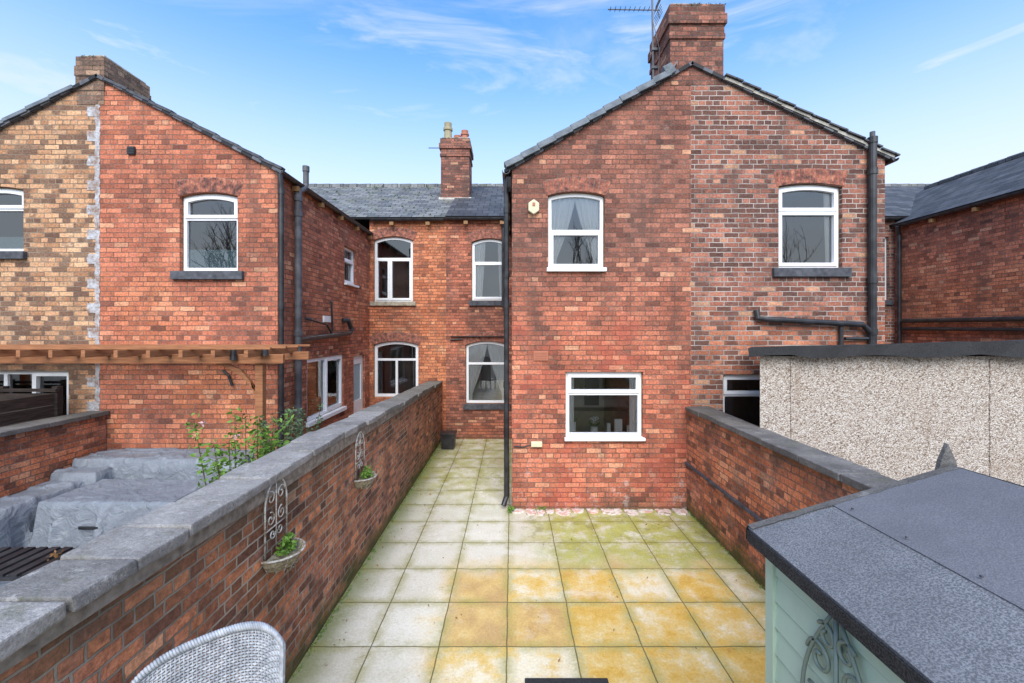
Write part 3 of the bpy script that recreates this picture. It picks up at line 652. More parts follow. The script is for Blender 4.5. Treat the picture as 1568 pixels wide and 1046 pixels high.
q = B(); q.box(LX-.01, LX+.03, 8.05, 8.35, 2.9, 3.02); q.done('flue_vent', M['white'], H2)
pipe(H2, [(LX+.04, 8.9, 2.95), (LX+.12, 9.0, 2.95), (LX+.12, 9.15, 2.8)], .05, name='boiler_flue')
q = B(); q.box(-5.87, -5.76, 6.47, 6.52, 5.43, 5.55)
for i in range(4): q.box(-5.865, -5.765, 6.462, 6.48, 5.44+i*.027, 5.452+i*.027)
q.done('air_vent', M['black'], H2)
pipe(H2, [(-4.4, 6.47, 2.13), (-4.3, 6.45, 2.05), (-4.25, 6.45, 1.9)], .02, name='hose')

# ================================================================== TERRACE BEHIND
H3 = root('terraced_house'); T = XZ(10.7)
r1 = opening(-3.49, -2.50, 3.46, 5.11, .1); r2 = opening(-3.49, -2.36, 1.05, 2.47, .1)
q = B(); q.solid([[(-3.59, -.1), (-1.66, -.1), (-1.66, 5.6), (-3.59, 5.6)], r1, r2], 0, .24, T); q.done('rear_wall', M['rear'], H3)
r3 = opening(-1.02, -.1, 3.49, 5.06, .1); r4 = opening(-1.17, -.1, .89, 2.47, .1)
q = B(); q.solid([[(-1.66, -.1), (0, -.1), (0, 5.6), (-1.66, 5.6)], r3, r4], 0, .24, T); q.done('rear_wall_own', M['rear2'], H3)
r5 = opening(8.75, 9.5, 3.5, 5.1)
q = B(); q.solid([[(5.7, -.1), (9.65, -.1), (9.65, 5.6), (5.7, 5.6)], r5], 0, .24, T); q.done('rear_wall_east', M['right'], H3)
q = B(); q.solid([[(-20, -.1), (-9.05, -.1), (-9.05, 5.6), (-20, 5.6)]], 0, .24, T); q.solid([[(16, -.1), (24, -.1), (24, 5.6), (16, 5.6)]], 0, .24, T); q.done('rear_wall_far', M['rear'], H3)
slab([(-20, 10.55, 5.56), (-1.66, 10.55, 5.56), (-1.66, 13.9, 7.45), (-20, 13.9, 7.45)], .06, 'roof_slates', 'slate', H3)
slab([(-1.655, 10.53, 5.58), (24, 10.53, 5.58), (24, 13.9, 7.48), (-1.655, 13.9, 7.48)], .06, 'roof_tiles', 'tile', H3)
slab([(-20, 17.2, 5.56), (24, 17.2, 5.56), (24, 13.9, 7.45), (-20, 13.9, 7.45)], .06, 'roof_front', 'slate', H3)
q = B(); q.box(-20, 24, 16.7, 17, -.1, 5.6); q.done('street_wall', M['rear'], H3)
q = B()
x = -20
while x < 24: q.tube([(x, 13.9, 7.42), (x+.42, 13.9, 7.43)], .11, 10); x += .44
q.done('ridge_tiles', M['slate'], H3)
q = B()
for _ in range(90):
    x = R.uniform(-8, -1.7); s_ = R.random(); leaves(q, (x, 10.6+3.2*s_, 5.6+1.84*s_), .04, .04, .02, 8, .025)
q.done('roof_moss', M['leaf2'], H3, recalc=False)
window(H3, T, -3.49, -2.50, 3.46, 5.11, .1, rows=(4.55,), sash=(0,), arch=True, sill=('sillst', 3.46, 3.36, .08), name='upper_window', fw=.07, vsplit={0: (.4,)})
window(H3, T, -3.49, -2.36, 1.05, 2.47, .1, rows=(2.0,), arch=True, vsplit={0: (.5,)}, name='lower_window', fw=.08)
window(H3, T, -1.02, -.1, 3.49, 5.06, .1, rows=(4.45,), sash=(0,), arch=True, sill=('sill', 3.485, 3.36, .06), name='own_upper_window', fw=.07, curtain=[(1, .34, .25), (-1, .25, .2)])
window(H3, T, -1.17, -.1, .89, 2.47, .1, rows=(1.9,), arch=True, sill=('sill', .888, .75, .06), name='own_lower_window', fw=.07, curtain=[(1, .47, .75), (-1, .47, .75)])
window(H3, T, 8.75, 9.5, 3.5, 5.1, 0, rows=(4.4,), sill=('sill', 3.49, 3.38, .06), name='east_window', fw=.08)
gutter(H3, (-3.5, 10.58, 5.52), (-1.7, 10.58, 5.52)); gutter(H3, (-1.65, 10.56, 5.54), (-.05, 10.56, 5.54), 'gutter_own'); gutter(H3, (5.8, 10.56, 5.54), (9.6, 10.56, 5.54), 'gutter_east')
pipe(H3, [(-.22, 10.55, 5.5), (-.22, 10.62, 5.3), (-.22, 10.62, 3.3)], .04, name='downpipe')
pipe(H3, [(-1.55, 10.66, 2.5), (-1.25, 10.66, 2.52)], .02, name='cable_run')
q = B(); q.box(-1.55, -.2, 10.62, 10.7, 2.58, 2.6); q.done('ledge', M['black'], H3)
chimney(H3, -2.06, -1.24, 12.3, 13.1, 6.2, 8.3, 'chim', .05)
for (x, m_, z1, r) in ((-1.9, 'buff', .58, .12), (-1.62, 'terra', .2, .11), (-1.4, 'terra', .35, .11), ):
    q = B(); q.tube([(x, 12.6, 8.28), (x, 12.6, 8.3+z1*.6), (x, 12.6, 8.3+z1*.62), (x, 12.6, 8.3+z1*.75), (x, 12.6, 8.3+z1*.76), (x, 12.6, 8.3+z1)], [r*1.1, r*.9, r*1.15, r*1.15, r*.85, r*.95], 14); q.done('chimney_pot', M[m_], H3)
pipe(H3, [(-2.05, 12.25, 8.0), (-2.4, 12.2, 7.98)], .012, name='bracket')
slab([(-2.12, 12.2, 6.47), (-1.18, 12.2, 6.47), (-1.18, 12.31, 6.6), (-2.12, 12.31, 6.6)], .02, 'chimney_flashing', 'cement', H3)

# right neighbour outrigger
H4 = root('brick_house'); W = NX(9.65)
q = B(); q.solid([[(6.5, -.1), (10.7, -.1), (10.7, 5.4), (6.5, 5.4)]], 0, .24, W)
q.solid([[(9.9, -.1), (15.5, -.1), (15.5, 5.4), (12.4, 6.9), (9.9, 5.5)]], 0, .24, XZ(6.5)); q.done('side_wall', M['left'], H4)
slab([(9.5, 6.4, 5.38), (9.5, 12.8, 5.38), (12.4, 12.8, 6.98), (12.4, 6.4, 6.98)], .06, 'roof', 'tile', H4)
slab([(15.4, 6.4, 5.38), (15.4, 12.8, 5.38), (12.4, 12.8, 6.98), (12.4, 6.4, 6.98)], .06, 'roof_east', 'tile', H4)
q = B(); y = 6.4
while y < 12.5: q.tube([(12.4, y, 6.97), (12.4, y+.4, 6.98)], .1, 10); y += .42
q.done('ridge_tiles', M['tile'], H4)
gutter(H4, (9.5, 6.4, 5.34), (9.5, 10.5, 5.34))
pipe(H4, [(9.45, 10.4, 5.3), (9.58, 10.5, 5.1), (9.58, 10.5, 0)], .045, name='downpipe')
pipe(H4, [(9.57, 6.6, 2.95), (9.57, 10.4, 2.97)], .05, name='waste_pipe')
pipe(H4, [(9.57, 7.6, 2.75), (9.57, 10.4, 2.78)], .035, name='waste_pipe_low')
slab([(9.43, 11.0, 5.86), (9.6, 10.95, 5.85), (10.35, 12.1, 6.50), (10.2, 12.2, 6.55)], .02, 'valley_lead', 'cement', H4)

# ================================================================== GARDEN WALLS
GW = root('garden_wall')
def topz(y): return 1.64 if y < 4 else 1.64-(y-4)*.034
q = B(); q.solid([[(-2, -.1), (10.68, -.1), (10.68, topz(10.68)), (4, topz(4)), (-2, topz(0))]], 0, .29, PX(-1.75)); q.done('wall_bricks', M['garden'], GW)
q = B(); y = -1.2
while y < 10.6:
    L = R.uniform(.29, .40); z = topz(y+L/2)+.002
    if y+L > 10.68: break
    q.rbox(-2.085+R.uniform(-.014, .014), -1.715+R.uniform(-.014, .014), y+.007, y+L-.007, z, z+.062+R.uniform(-.006, .008), (R.uniform(-.012, .012)-(.03 if y > 4 else 0), R.uniform(-.025, .025), R.uniform(-.025, .025)), .006); y += L
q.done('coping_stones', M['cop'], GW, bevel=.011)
q = B(); q.solid([[(-1.2, topz(0)-.01), (10.6, topz(10.6)-.01), (10.6, topz(10.6)+.035), (4, topz(4)+.035), (-1.2, topz(0)+.035)]], 0, .33, PX(-1.735)); q.done('coping_joints', M['mortar'], GW)
q = B(); y = 0
while y < 10:
    L = R.uniform(.06, .3); q.rbox(-1.76, -1.737, y, y+L, topz(y)-.03-R.random()*.02, topz(y)+.004, (0, 0, 0), .006); y += L+R.uniform(.0, .5)
q.done('mortar_bed', M['mortar'], GW)
GW2 = root('garden_wall')
q = B(); q.solid([[(-2, -.1), (6.49, -.1), (6.49, 1.53), (-2, 1.53)]], 0, .27, NX(2.67)); q.done('wall_bricks', M['garden2'], GW2)
q = B(); y = -1.5
while y < 6.4:
    L = R.uniform(.42, .6); y2 = min(y+L-.006, 6.49)
    q.rbox(2.62+R.uniform(-.01, .01), 2.965+R.uniform(-.01, .01), y+.003, y2, 1.533, 1.60, (R.uniform(-.006, .006), R.uniform(-.02, .02), R.uniform(-.008, .008)), .004); y += L
q.done('coping_stones', M['cop2'], GW2, bevel=.01)
q = B(); q.box(2.64, 2.675, 3.9, 6.49, .70, .735); q.done('ledge_strip', M['sill'], GW2)
GW3 = root('garden_wall')
q = B(); q.solid([[(-2, -.1), (6.49, -.1), (6.49, 1.45), (-2, 1.45)]], 0, .24, PX(-6.2)); q.done('wall_bricks', M['garden2'], GW3)
q = B(); y = -1.5
while y < 6.4:
    L = .55; q.rbox(-6.49, -6.15, y+.003, min(y+L-.004, 6.49), 1.453, 1.515, (0, R.uniform(-.02, .02), 0), .004); y += L
q.done('coping_stones', M['cop2'], GW3, bevel=.01)
FE = root('timber_fence'); q = B()
for k in range(5): q.box(-8.6, -6.56, 6.12, 6.14, 1.0+k*.17, 1.155+k*.17)
for x in (-8.3, -7.4, -6.62): q.box(x-.04, x+.04, 6.14, 6.22, 0, 1.93)
q.box(-8.6, -6.56, 6.10, 6.16, 1.86, 1.9)
q.done('panel', M['fence'], FE)
q = B()
for k in range(5): q.box(-6.60, -6.58, 4.2, 6.1, 1.0+k*.17, 1.155+k*.17)
q.done('panel_side', M['fence'], FE)

# pebbledashed outbuilding in right neighbour's yard (splayed west end)
OB = root('pebbledash_outbuilding')
plan = [(2.92, 5.0), (8.5, 5.0), (8.5, 6.2), (3.64, 6.2)]
def planmap(z0, z1): return lambda a, b_, w: (a, b_, z0+(z1-z0)*w)
q = B(); q.solid([plan], 0, 1, planmap(-.1, 2.44)); q.done('walls', M['dash'], OB)
q = B(); n = 24
tops = [q.bm.verts.new((2.70+5.8*i/n, 4.86+R.uniform(-.01, .01), 2.545+.16*i/n+R.uniform(-.012, .012))) for i in range(n+1)]
bots = [q.bm.verts.new((2.72+5.8*i/n, 4.87, 2.445+R.uniform(-.01, .01)+.02*math.sin(i*1.3))) for i in range(n+1)]
tb = [q.bm.verts.new((3.56+5.0*i/n, 6.3, 2.50+.1*i/n)) for i in range(n+1)]
bb = [q.bm.verts.new((3.58+5.0*i/n, 6.3, 2.42)) for i in range(n+1)]
for i in range(n):
    q.bm.faces.new([bots[i], bots[i+1], tops[i+1], tops[i]]); q.bm.faces.new([tops[i], tops[i+1], tb[i+1], tb[i]])
    q.bm.faces.new([tb[i], tb[i+1], bb[i+1], bb[i]]); q.bm.faces.new([bb[i], bb[i+1], bots[i+1], bots[i]])
q.bm.faces.new([bots[0], tops[0], tb[0], bb[0]]); q.bm.faces.new([bots[n], tops[n], tb[n], bb[n]])
q.done('felt_roof', M['feltb'], OB)
q = B()
for x in (3.30, 5.64):
    zz = -.0
    while zz < 2.4: q.rbox(x-.02, x+.02, 4.988, 5.01, zz, zz+.1, (0, 0, 0), .005); zz += .1
q.done('panel_joints', M['dash'], OB)

# ================================================================== SHED
SH = root('garden_shed')
EX, EZ, RX, RZ, RE = .945, 1.96, 1.765, 2.20, 2.585
yf, yn = 1.70, -.6
q = B(); z = .02
while z < 1.93:
    zt = min(z+.098, 1.95)
    xa, xb, ya, yb = 1.006, 1.02, yn+.06, 1.655
    q.bm.faces.new([q.bm.verts.new(c) for c in ((xa-.006, ya, z), (xa-.006, yb, z), (xa+.004, yb, zt-.012), (xa+.004, ya, zt-.012))])
    q.bm.faces.new([q.bm.verts.new(c) for c in ((xa+.004, ya, zt-.012), (xa+.004, yb, zt-.012), (xa+.009, yb, zt), (xa+.009, ya, zt))])
    q.bm.faces.new([q.bm.verts.new(c) for c in ((xa+.012, ya, z), (xa+.012, yb, z), (xa-.006, yb, z), (xa-.006, ya, z))])
    z += .1
q.done('side_boards', M['green'], SH, recalc=False)
q = B(); q.solid([[(1.02, 0), (2.51, 0), (2.51, 1.93), (1.765, 2.15), (1.02, 1.93)]], 0, .02, XZ(1.63))
q.solid([[(1.02, 0), (2.51, 0), (2.51, 1.93), (1.765, 2.15), (1.02, 1.93)]], 0, .02, XZ(yn+.08))
q.box(2.49, 2.51, yn+.1, 1.63, 0, 1.93); q.box(.992, 1.022, 1.615, 1.662, 0, 1.94); q.box(1.0, 1.05, yn+.05, yn+.1, 0, 1.94)
q.done('walls', M['green'], SH)
slab([(EX, yf, EZ), (EX, yn, EZ), (RX-.45, yn, RZ-.13), (RX-.45, yf, RZ-.13)], .018, 'felt_lower', 'felt', SH)
slab([(RX-.5, yf, RZ-.1405), (RX-.5, yn, RZ-.1405), (RX, yn, RZ+.006), (RX, yf, RZ+.006)], .018, 'felt_upper', 'felt2', SH)
slab([(RE, yf, EZ), (RE, yn, EZ), (RX, yn, RZ+.006), (RX, yf, RZ+.006)], .018, 'felt_far', 'felt', SH)
q = B(); n = 30
for side in (EX, RE):
    prev = None
    for i in range(n+1):
        t_ = i/n; x = side+(RX-side)*t_; z = EZ+(RZ-EZ)*t_; w_ = R.uniform(-.005, .005)
        cur = [q.bm.verts.new((x, yf+.002, z+.004)), q.bm.verts.new((x, yf+.012+w_, z-.012)), q.bm.verts.new((x, yf+.01+w_, z-.06+w_*2)), q.bm.verts.new((x, yf-.012, z-.06)), q.bm.verts.new((x, yf-.012, z-.02))]
        if prev:
            for k in range(5): q.bm.faces.new([prev[k], cur[k], cur[(k+1) % 5], prev[(k+1) % 5]])
        prev = cur
q.box(EX-.004, EX+.016, yn, yf, EZ-.055, EZ-.012)
q.done('fascia', M['feltb'], SH)
q = B()
for side in (EX, RE):
    prev = None
    for i in range(n+1):
        t_ = i/n; x = side+(RX-side)*t_; z = EZ+(RZ-EZ)*t_
        cur = [q.bm.verts.new((x, yf-.03+R.uniform(-.004, .004), z+.0075)), q.bm.verts.new((x, yf+.004, z+.0085)), q.bm.verts.new((x, yf+.008, z-.002)) ]
        if prev:
            for k in range(2): q.bm.faces.new([prev[k], cur[k], cur[k+1], prev[k+1]])
        prev = cur
q.done('felt_lip', M['cop2'], SH)
q = B()
for i in range(10): 
    y = yf-.1-i*.22; q.rbox(RX-.482, RX-.476, y, y+.006, RZ-.128, RZ-.122)
q.done('nails', M['greyp'], SH)
q = B()
q.solid([[(RX-.045, RZ-.05), (RX+.045, RZ-.05), (RX+.03, RZ+.02), (RX, RZ+.09), (RX-.03, RZ+.02)]], 0, .02, XZ(yf+.015))
q.done('finial', M['cop2'], SH, bevel=.003)
SC = root('metal_scroll_panel'); q = B()
def sc(pts, r=.0065): q.tube([(.985, y, z) for y, z in pts], r, 6)
yc = 1.29
for s_ in (-1, 1):
    for (r0, cz, oy, tr, a0) in ((.055, 1.70, .07, 1.3, 0), (.075, 1.52, .09, 1.4, 1.2), (.06, 1.34, .06, 1.3, 2.5), (.04, 1.79, .04, 1.1, .6), (.03, 1.61, .03, 1.2, 2)):
        pts = spiral(0, 0, r0, .012, a0, tr)
        sc([(yc+s_*(oy+a), cz+b_) for a, b_ in pts])
    sc([(yc+s_*(.02+.13*math.sin(math.pi*t_/20)), 1.19+.68*t_/20) for t_ in range(21)])
sc([(yc, 1.1), (yc, 1.88)], .007); sc([(yc-.02, 1.87), (yc, 1.92), (yc+.02, 1.87)], .006)
for z in (1.3, 1.55, 1.78): q.tube([(.985, yc, z), (1.0, yc, z)], .01, 6)
q.done('scrolls', M['mgrey'], SC, smooth=True)

# ================================================================== PERGOLA
PG = root('pergola'); q = B()
q.box(-9.5, -3.0, 5.56, 5.61, 2.31, 2.43); q.box(-9.5, -3.02, 6.3, 6.35, 2.31, 2.43)
x = -9.3
while x < -3.0: q.rbox(x, x+.05, 5.22, 6.46, 2.41, 2.50, (0, 0, R.uniform(-.01, .01))); x += .40
for y in (5.35, 5.72, 6.05, 6.4): q.box(-9.5, -3.05, y, y+.04, 2.502, 2.53)
q.box(-3.40, -3.30, 5.615, 5.70, 0, 2.43); q.box(-8.7, -8.6, 5.615, 5.70, 0, 2.43)
q.done('beams', M['wood'], PG, bevel=.004)
q = B(); q.solid([[(-3.40, 1.80), (-3.40, 1.93), (-3.58, 2.12), (-3.76, 2.24), (-3.95, 2.31), (-3.80, 2.309), (-3.60, 2.22), (-3.47, 2.06)][::1]], 0, .05, XZ(5.63)); q.done('brace', M['wood'], PG)
q = B(); q.tube([(-3.62, 5.52, 2.5), (-3.62, 5.52, 2.36)], [.03, .045], 10); q.tube([(-3.2, 5.5, 2.52), (-3.2, 5.5, 2.42)], [.03, .045], 10); q.done('lanterns', M['black'], PG)

# ================================================================== FURNITURE COVERS
def cover(name, boxes, x0, x1, y0, y1, step=.02, wr=.03, seed=0, slope=9., parent=None):
    q = B(); nx = int((x1-x0)/step); ny = int((y1-y0)/step); vs = []
    for i in range(nx+1):
        row = []
        for j in range(ny+1):
            x = x0+i*step; y = y0+j*step; h = 0.
            fold = .055*mn.noise(Vector((x*7+seed, y*7, seed)))+.025*mn.noise(Vector((x*16, y*16, seed+5)))
            for (a, b_, c, d, hh) in boxes:
                dx = max(a-x, 0, x-b_); dy = max(c-y, 0, y-d); dd = math.hypot(dx, dy)
                if dd == 0:
                    inn = min(x-a, b_-x, y-c, d-y); sag = .012*math.exp(-inn/.02)+.014*min(1, inn/.4)
                    v = hh-sag
                else: v = hh-.012-max(0, dd-.006+fold*min(1, dd*14))*slope
                h = max(h, v)
            n1_ = mn.noise(Vector((x*1.6+y*.8, y*2.2, seed+2)))
            crease = max(0, 1-abs(n1_)*14)
            n2_ = mn.noise(Vector((x*3.1-y*1.5, y*2.4, seed+12))); crease2 = max(0, 1-abs(n2_)*12)
            if h > .02: h += wr*(.8*crease+.6*crease2+.5*n1_)
            row.append(q.bm.verts.new((x, y, max(.01, h))))
        vs.append(row)
    for i in range(nx):
        for j in range(ny): q.bm.faces.new([vs[i][j], vs[i+1][j], vs[i+1][j+1], vs[i][j+1]])
    return q.done(name, M['cover'], parent, smooth=True)
cover('garden_sofa_cover', [(-6.08, -3.75, 5.88, 6.42, .96), (-6.08, -5.62, 4.0, 6.42, .76), (-6.08, -5.5, 5.6, 6.4, .86)], -6.14, -3.5, 3.7, 6.46, wr=.032, seed=3)
TC = root('garden_table_cover')
cover('cover', [(-5.42, -3.9, 4.85, 5.62, .78)], -5.6, -3.7, 4.66, 5.8, wr=.014, seed=9, slope=13, parent=TC)
q = B(); q.rbox(-4.88, -4.66, 4.775, 4.79, .50, .535, (.2, 0, 0)); q.done('handle', M['black'], TC)
q = B()
for k in range(9): q.rbox(-4.75+k*.11, -4.68+k*.11, 3.35, 3.78, .80, .82)
q.box(-4.78, -3.72, 3.33, 3.37, .78, .80); q.box(-4.78, -3.72, 3.76, 3.80, .78, .80)
for x in (-4.75, -3.76):
    for y in (3.36, 3.76): q.box(x-.02, x+.02, y-.02, y+.02, 0, .78)
q.done('slatted_table', M['black'])
q = B(); leaves(q, (-3.9, 3.6, .835), .14, .1, .01, 12, .025); q.done('fallen_leaves', M['brown'], recalc=False)

# ================================================================== PLANTS
RB = root('rose_bush'); q = B(); ql = B(); qr = B()
base = Vector((-2.78, 4.3, 0))
for k in range(18):
    tip = base+Vector((R.uniform(-.5, .40), R.uniform(-.3, .3), R.uniform(1.35, 1.9)))
    midp = base.lerp(tip, .55)+Vector((R.uniform(-.08, .08), R.uniform(-.08, .08), .1))
    q.tube([base+Vector((R.uniform(-.05, .05), R.uniform(-.05, .05), 0)), midp, tip], [.01, .007, .003], 5)
    for j in range(10):
        t_ = j/9; p = midp.lerp(tip, t_); leaves(ql, p, .08, .08, .08, 10, .031)
for c in ((-2.95, 4.05, 1.86), (-2.66, 4.1, 1.72)): leaves(qr, c, .028, .028, .025, 18, .018)
q.done('stems', M['stem'], RB); ql.done('leaves', M['leaf'], RB, recalc=False); qr.done('roses', M['rose'], RB, recalc=False)
SBu = root('garden_shrub'); q = B(); ql = B(); b0 = Vector((-2.72, 5.1, 0))
for k in range(32):
    tip = b0+Vector((R.uniform(-.33, .35), R.uniform(-.3, .3), R.uniform(1.4, 1.78))); q.tube([b0, b0.lerp(tip, .5), tip], [.008, .006, .003], 5)
    for j in range(7): leaves(ql, b0.lerp(tip, .6+.4*j/6), .05, .05, .07, 14, .022)
q.done('stems', M['stem'], SBu); ql.done('leaves', M['leaf2'], SBu, recalc=False)

def bare_tree(x, y, h, seed):
    rr = random.Random(seed); e = root('bare_tree'); q = B()
    def br(p, d, L, r, lv):
        pts = [p]; rs = [r]; cd = d.copy()
        for i in range(3):
            cd = (cd+Vector((rr.uniform(-.2, .2), rr.uniform(-.2, .2), rr.uniform(-.05, .15)))).normalized()
            pts.append(pts[-1]+cd*L/3); rs.append(r*(1-.14*(i+1)))
        q.tube(pts, rs, 6 if lv < 3 else 4, cap=False)
        if lv < 5:
            for k in range(rr.choice((3, 3, 4)) if lv else 4):
                s_ = pts[rr.choice((1, 2, 3, 3))]; nd = (cd+Vector((rr.uniform(-.9, .9), rr.uniform(-.9, .9), rr.uniform(-.1, .7)))).normalized()
                br(s_, nd, L*rr.uniform(.6, .8), r*.55, lv+1)
    br(Vector((x, y, -.05)), Vector((0, 0, 1)), h*.32, h*.02, 0); q.done('branches', M['bark'], e)
bare_tree(14.5, -9, 10, 3); bare_tree(3.6, -11, 10, 5); bare_tree(-15, -9, 10, 8)

def hanger(y, z, s=1.):
    e = root('wall_planter'); q = B(); W_ = -1.745
    def t2(pts, r=.005): q.tube([(W_+.012, y+a*s, z+b_*s) for a, b_ in pts], r, 6)
    arch = [(.15*math.cos(math.pi*i/16), .36+.2*math.sin(math.pi*i/16)) for i in range(17)]
    t2([(.15, 0), *arch, (-.15, 0)], .007)
    for sg in (-1, 1):
        for (r0, cy, cz, a0, tr) in ((.06, .07, .43, 0, 1.3), (.055, .075, .27, 1.5, 1.3), (.04, .05, .15, 3, 1.2)):
            t2([(sg*(cy+a), cz+b_) for a, b_ in spiral(0, 0, r0, .01, a0, tr)], .005)
    t2([(0, 0), (0, .55)], .005); t2([(-.15, .2), (.15, .2)], .005)
    q.done('scroll_back', M['rmetal'], e, smooth=True)
    q = B(); nn = 14; rings = []
    for (zz, rr) in ((-.13, .05), (-.11, .11), (-.05, .155), (.0, .175), (.0, .16), (-.02, .15)):
        rings.append([q.bm.verts.new((W_+.01+rr*1.15*s*math.sin(math.pi*i/nn), y+rr*1.05*s*-math.cos(math.pi*i/nn), z+zz*s+R.uniform(-.008, .008))) for i in range(nn+1)])
    for A_, C_ in zip(rings, rings[1:]):
        for i in range(nn): q.bm.faces.new([A_[i], A_[i+1], C_[i+1], C_[i]])
    q.bm.faces.new(rings[0]); q.bm.faces.new(rings[-1])
    leaves(q, (W_+.09, y, z-.10), .07, .1, .04, 60, .02, 1.)
    q.done('basket', M['coir'], e)
    q = B(); rim = [(W_+.01+.205*s*math.sin(math.pi*i/nn), y-.19*s*math.cos(math.pi*i/nn), z+.005) for i in range(nn+1)]; q.tube(rim, .007, 6)
    for i in range(0, nn+1, 2):
        q.tube([rim[i], (W_+.01+.13*s*math.sin(math.pi*i/nn), y-.11*s*math.cos(math.pi*i/nn), z-.12*s)], .003, 5)
    q.done('wire_rim', M['rmetal'], e)
    q = B(); leaves(q, (W_+.09, y, z+.03), .07, .1, .045, 110, .022); leaves(q, (W_+.09, y+.02, z+.08), .04, .05, .04, 50, .02); q.done('plant', M['leaf'], e, recalc=False)
hanger(3.12, 1.13, .95); hanger(4.84, 1.08, .9)
PB = root('black_planter'); q = B(); q.solid([[(-1.62, 0), (-1.34, 0), (-1.32, .36), (-1.64, .36)]], 0, .3, XZ(9.75)); q.done('tub', M['black'], PB)
q = B(); q.box(-1.66, -1.30, 9.73, 10.07, .33, .37); q.done('rim', M['black'], PB, bevel=.005)

# ================================================================== WICKER CHAIR
CH = root('wicker_chair')
XF = Matrix.Translation((-1.22, 1.66, 0)) @ Matrix.Rotation(rad(30), 4, 'Z')
nu, nv = 44, 46
def surf(u, v):
    a = (u-.5)*1.7
    tz = 1.47-.12*abs(2*u-1)**4-.08*(1-u)
    z = .42+(tz-.42)*v
    r = .335+.03*v
    return Vector((r*math.sin(a)*1.05, -.16+.24*math.cos(a)+.10*v, z))
def nrm(u, v):
    e = .01; a = surf(min(1, u+e), v)-surf(max(0, u-e), v); b_ = surf(u, min(1, v+e))-surf(u, max(0, v-e)); return a.cross(b_).normalized()
q = B()
for i in range(nu+1):
    u = i/nu; q.tube([surf(u, v/12) for v in range(13)], .0035, 5)
nrow = 84
for j in range(1, nrow):
    v = j/nrow; pts = []
    for i in range(nu*2+1):
        u = i/(nu*2); s_ = math.cos(math.pi*i/2+(math.pi if j % 2 else 0)) if i % 2 == 0 else 0
        pts.append(surf(u, v)+nrm(u, v)*.0048*s_)
    q.tube(pts, .0048, 4, cap=False)
q.done('woven_back', M['wicker'], CH, smooth=True, xf=XF)
q = B(); rim = [surf(0, v/10) for v in range(11)]+[surf(i/40, 1) for i in range(1, 40)]+[surf(1, 1-v/10) for v in range(11)]
q.tube(rim, .012, 8)
Lr = []
for a, c in zip(rim, rim[1:]):
    for k in range(6): Lr.append(a.lerp(c, k/6))
for ph in (0, 2.1, 4.2):
    q.tube([p+Vector((0, math.cos(i*.55+ph), math.sin(i*.55+ph)))*.012 for i, p in enumerate(Lr)], .006, 5)
q.done('rim', M['wicker'], CH, smooth=True, xf=XF)
q = B(); q.rbox(-.29, .29, -.42, .06, .36, .43); q.done('seat', M['wicker'], CH, bevel=.02, xf=XF)
q = B()
for sx in (-.26, .26):
    for yy_ in (-.38, .04): q.tube([(sx, yy_, 0), (sx, yy_, .40)], .02, 8)
    q.tube([(sx*1.1, 0, .68), (sx*1.15, -.2, .70), (sx*1.1, -.4, .64), (sx, -.38, .4)], .02, 8)
q.done('legs_and_arms', M['wicker'], CH, smooth=True, xf=XF)

# ------------------------------------------------------------------ re-centre empties
bpy.context.view_layer.update()
for e in ROOTS.values():
    mn_v = Vector((1e9,)*3); mx_v = -mn_v
    for c in e.children:
        for v in c.data.vertices:
            for i in range(3): mn_v[i] = min(mn_v[i], v.co[i]); mx_v[i] = max(mx_v[i], v.co[i])
    ctr = (mn_v+mx_v)/2; ctr.z = mn_v.z; e.location = ctr
    for c in e.children: c.matrix_parent_inverse = Matrix.Translation(-ctr)

# ------------------------------------------------------------------ world / sun
SUN_EL, SUN_AZ = 44, 181
w = D.worlds.new('World'); scene.world = w; w.use_nodes = True; t = w.node_tree; t.nodes.clear()
out = t.nodes.new('ShaderNodeOutputWorld'); bg = t.nodes.new('ShaderNodeBackground'); bg.inputs[1].default_value = .15
sky = t.nodes.new('ShaderNodeTexSky'); sky.sky_type = 'NISHITA'; sky.sun_disc = False; sky.sun_elevation = rad(SUN_EL); sky.sun_rotation = rad(SUN_AZ)
sky.air_density = 1.; sky.dust_density = .4; sky.ozone_density = 1.5
tc = t.nodes.new('ShaderNodeTexCoord')
def wnoise(scale, sc, rot, lo, hi, amt, det=7, dist=.6):
    mp = t.nodes.new('ShaderNodeMapping'); mp.inputs[3].default_value = scale; mp.inputs[2].default_value = rot; t.links.new(tc.outputs['Generated'], mp.inputs[0])
    nz = t.nodes.new('ShaderNodeTexNoise'); nz.inputs['Scale'].default_value = sc; nz.inputs['Detail'].default_value = det; nz.inputs['Roughness'].default_value = .58; nz.inputs['Distortion'].default_value = dist
    t.links.new(mp.outputs[0], nz.inputs['Vector'])
    mr = t.nodes.new('ShaderNodeMapRange'); mr.interpolation_type = 'SMOOTHSTEP'; mr.inputs[1].default_value = lo; mr.inputs[2].default_value = hi; mr.inputs[4].default_value = amt; t.links.new(nz.outputs[0], mr.inputs[0])
    return mr.outputs[0]
def wm(op, a, b_):
    n_ = t.nodes.new('ShaderNodeMath'); n_.operation = op
    for i, v in enumerate((a, b_)):
        if isinstance(v, (int, float)): n_.inputs[i].default_value = v
        else: t.links.new(v, n_.inputs[i])
    return n_.outputs[0]
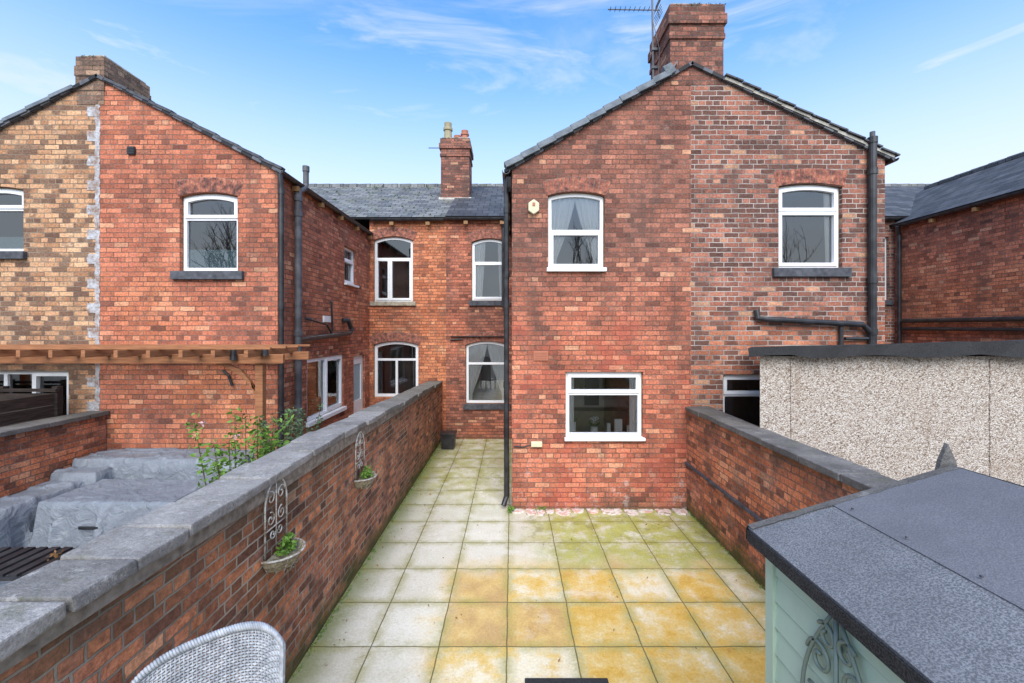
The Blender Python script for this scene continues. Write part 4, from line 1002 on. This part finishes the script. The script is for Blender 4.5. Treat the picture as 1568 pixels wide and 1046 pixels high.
c1 = wnoise((1.0, 1.0, 3.0), 1.6, (.0, .45, .3), .42, .74, .8)
c2 = wnoise((1.2, 3., 6.), 1.6, (.2, .6, .1), .45, .78, .7, 9, 1.2)
cm = wm('MAXIMUM', c1, c2)
sp = t.nodes.new('ShaderNodeSeparateXYZ'); t.links.new(tc.outputs['Generated'], sp.inputs[0])
hz = t.nodes.new('ShaderNodeMapRange'); hz.interpolation_type = 'SMOOTHSTEP'; hz.inputs[1].default_value = .14; hz.inputs[2].default_value = .60; hz.inputs[3].default_value = .95; hz.inputs[4].default_value = 0; t.links.new(sp.outputs[2], hz.inputs[0])
cmix = wm('MAXIMUM', cm, hz.outputs[0])
sc_ = t.nodes.new('ShaderNodeMix'); sc_.data_type = 'RGBA'; sc_.blend_type = 'MULTIPLY'; sc_.inputs[0].default_value = 1; sc_.inputs[7].default_value = (1.2, 2.0, 2.65, 1); t.links.new(sky.outputs[0], sc_.inputs[6])
mx = t.nodes.new('ShaderNodeMix'); mx.data_type = 'RGBA'; t.links.new(cmix, mx.inputs[0]); t.links.new(sc_.outputs[2], mx.inputs[6]); mx.inputs[7].default_value = (6.3, 6.65, 6.9, 1)
t.links.new(mx.outputs[2], bg.inputs[0]); t.links.new(bg.outputs[0], out.inputs[0])
L = D.lights.new('sun', 'SUN'); L.energy = 4.6; L.angle = rad(50); L.color = (1, .93, .82); lo = D.objects.new('sun', L); scene.collection.objects.link(lo)
el, az = rad(SUN_EL), rad(SUN_AZ); d = Vector((math.sin(az)*math.cos(el), math.cos(az)*math.cos(el), math.sin(el)))
lo.rotation_euler = d.to_track_quat('Z', 'Y').to_euler(); lo.location = d*30

cam = D.cameras.new('camera'); cam.lens = 650/1568*36; cam.sensor_width = 36; cam.clip_end = 2000; cam.clip_start = .05; cam.shift_y = -.0113
co = D.objects.new('camera', cam); scene.collection.objects.link(co); co.location = (0, 0, 2.75); co.rotation_euler = (rad(90), 0, 0); scene.camera = co
scene.view_settings.view_transform = 'Standard'; scene.view_settings.look = 'None'; scene.view_settings.exposure = 0
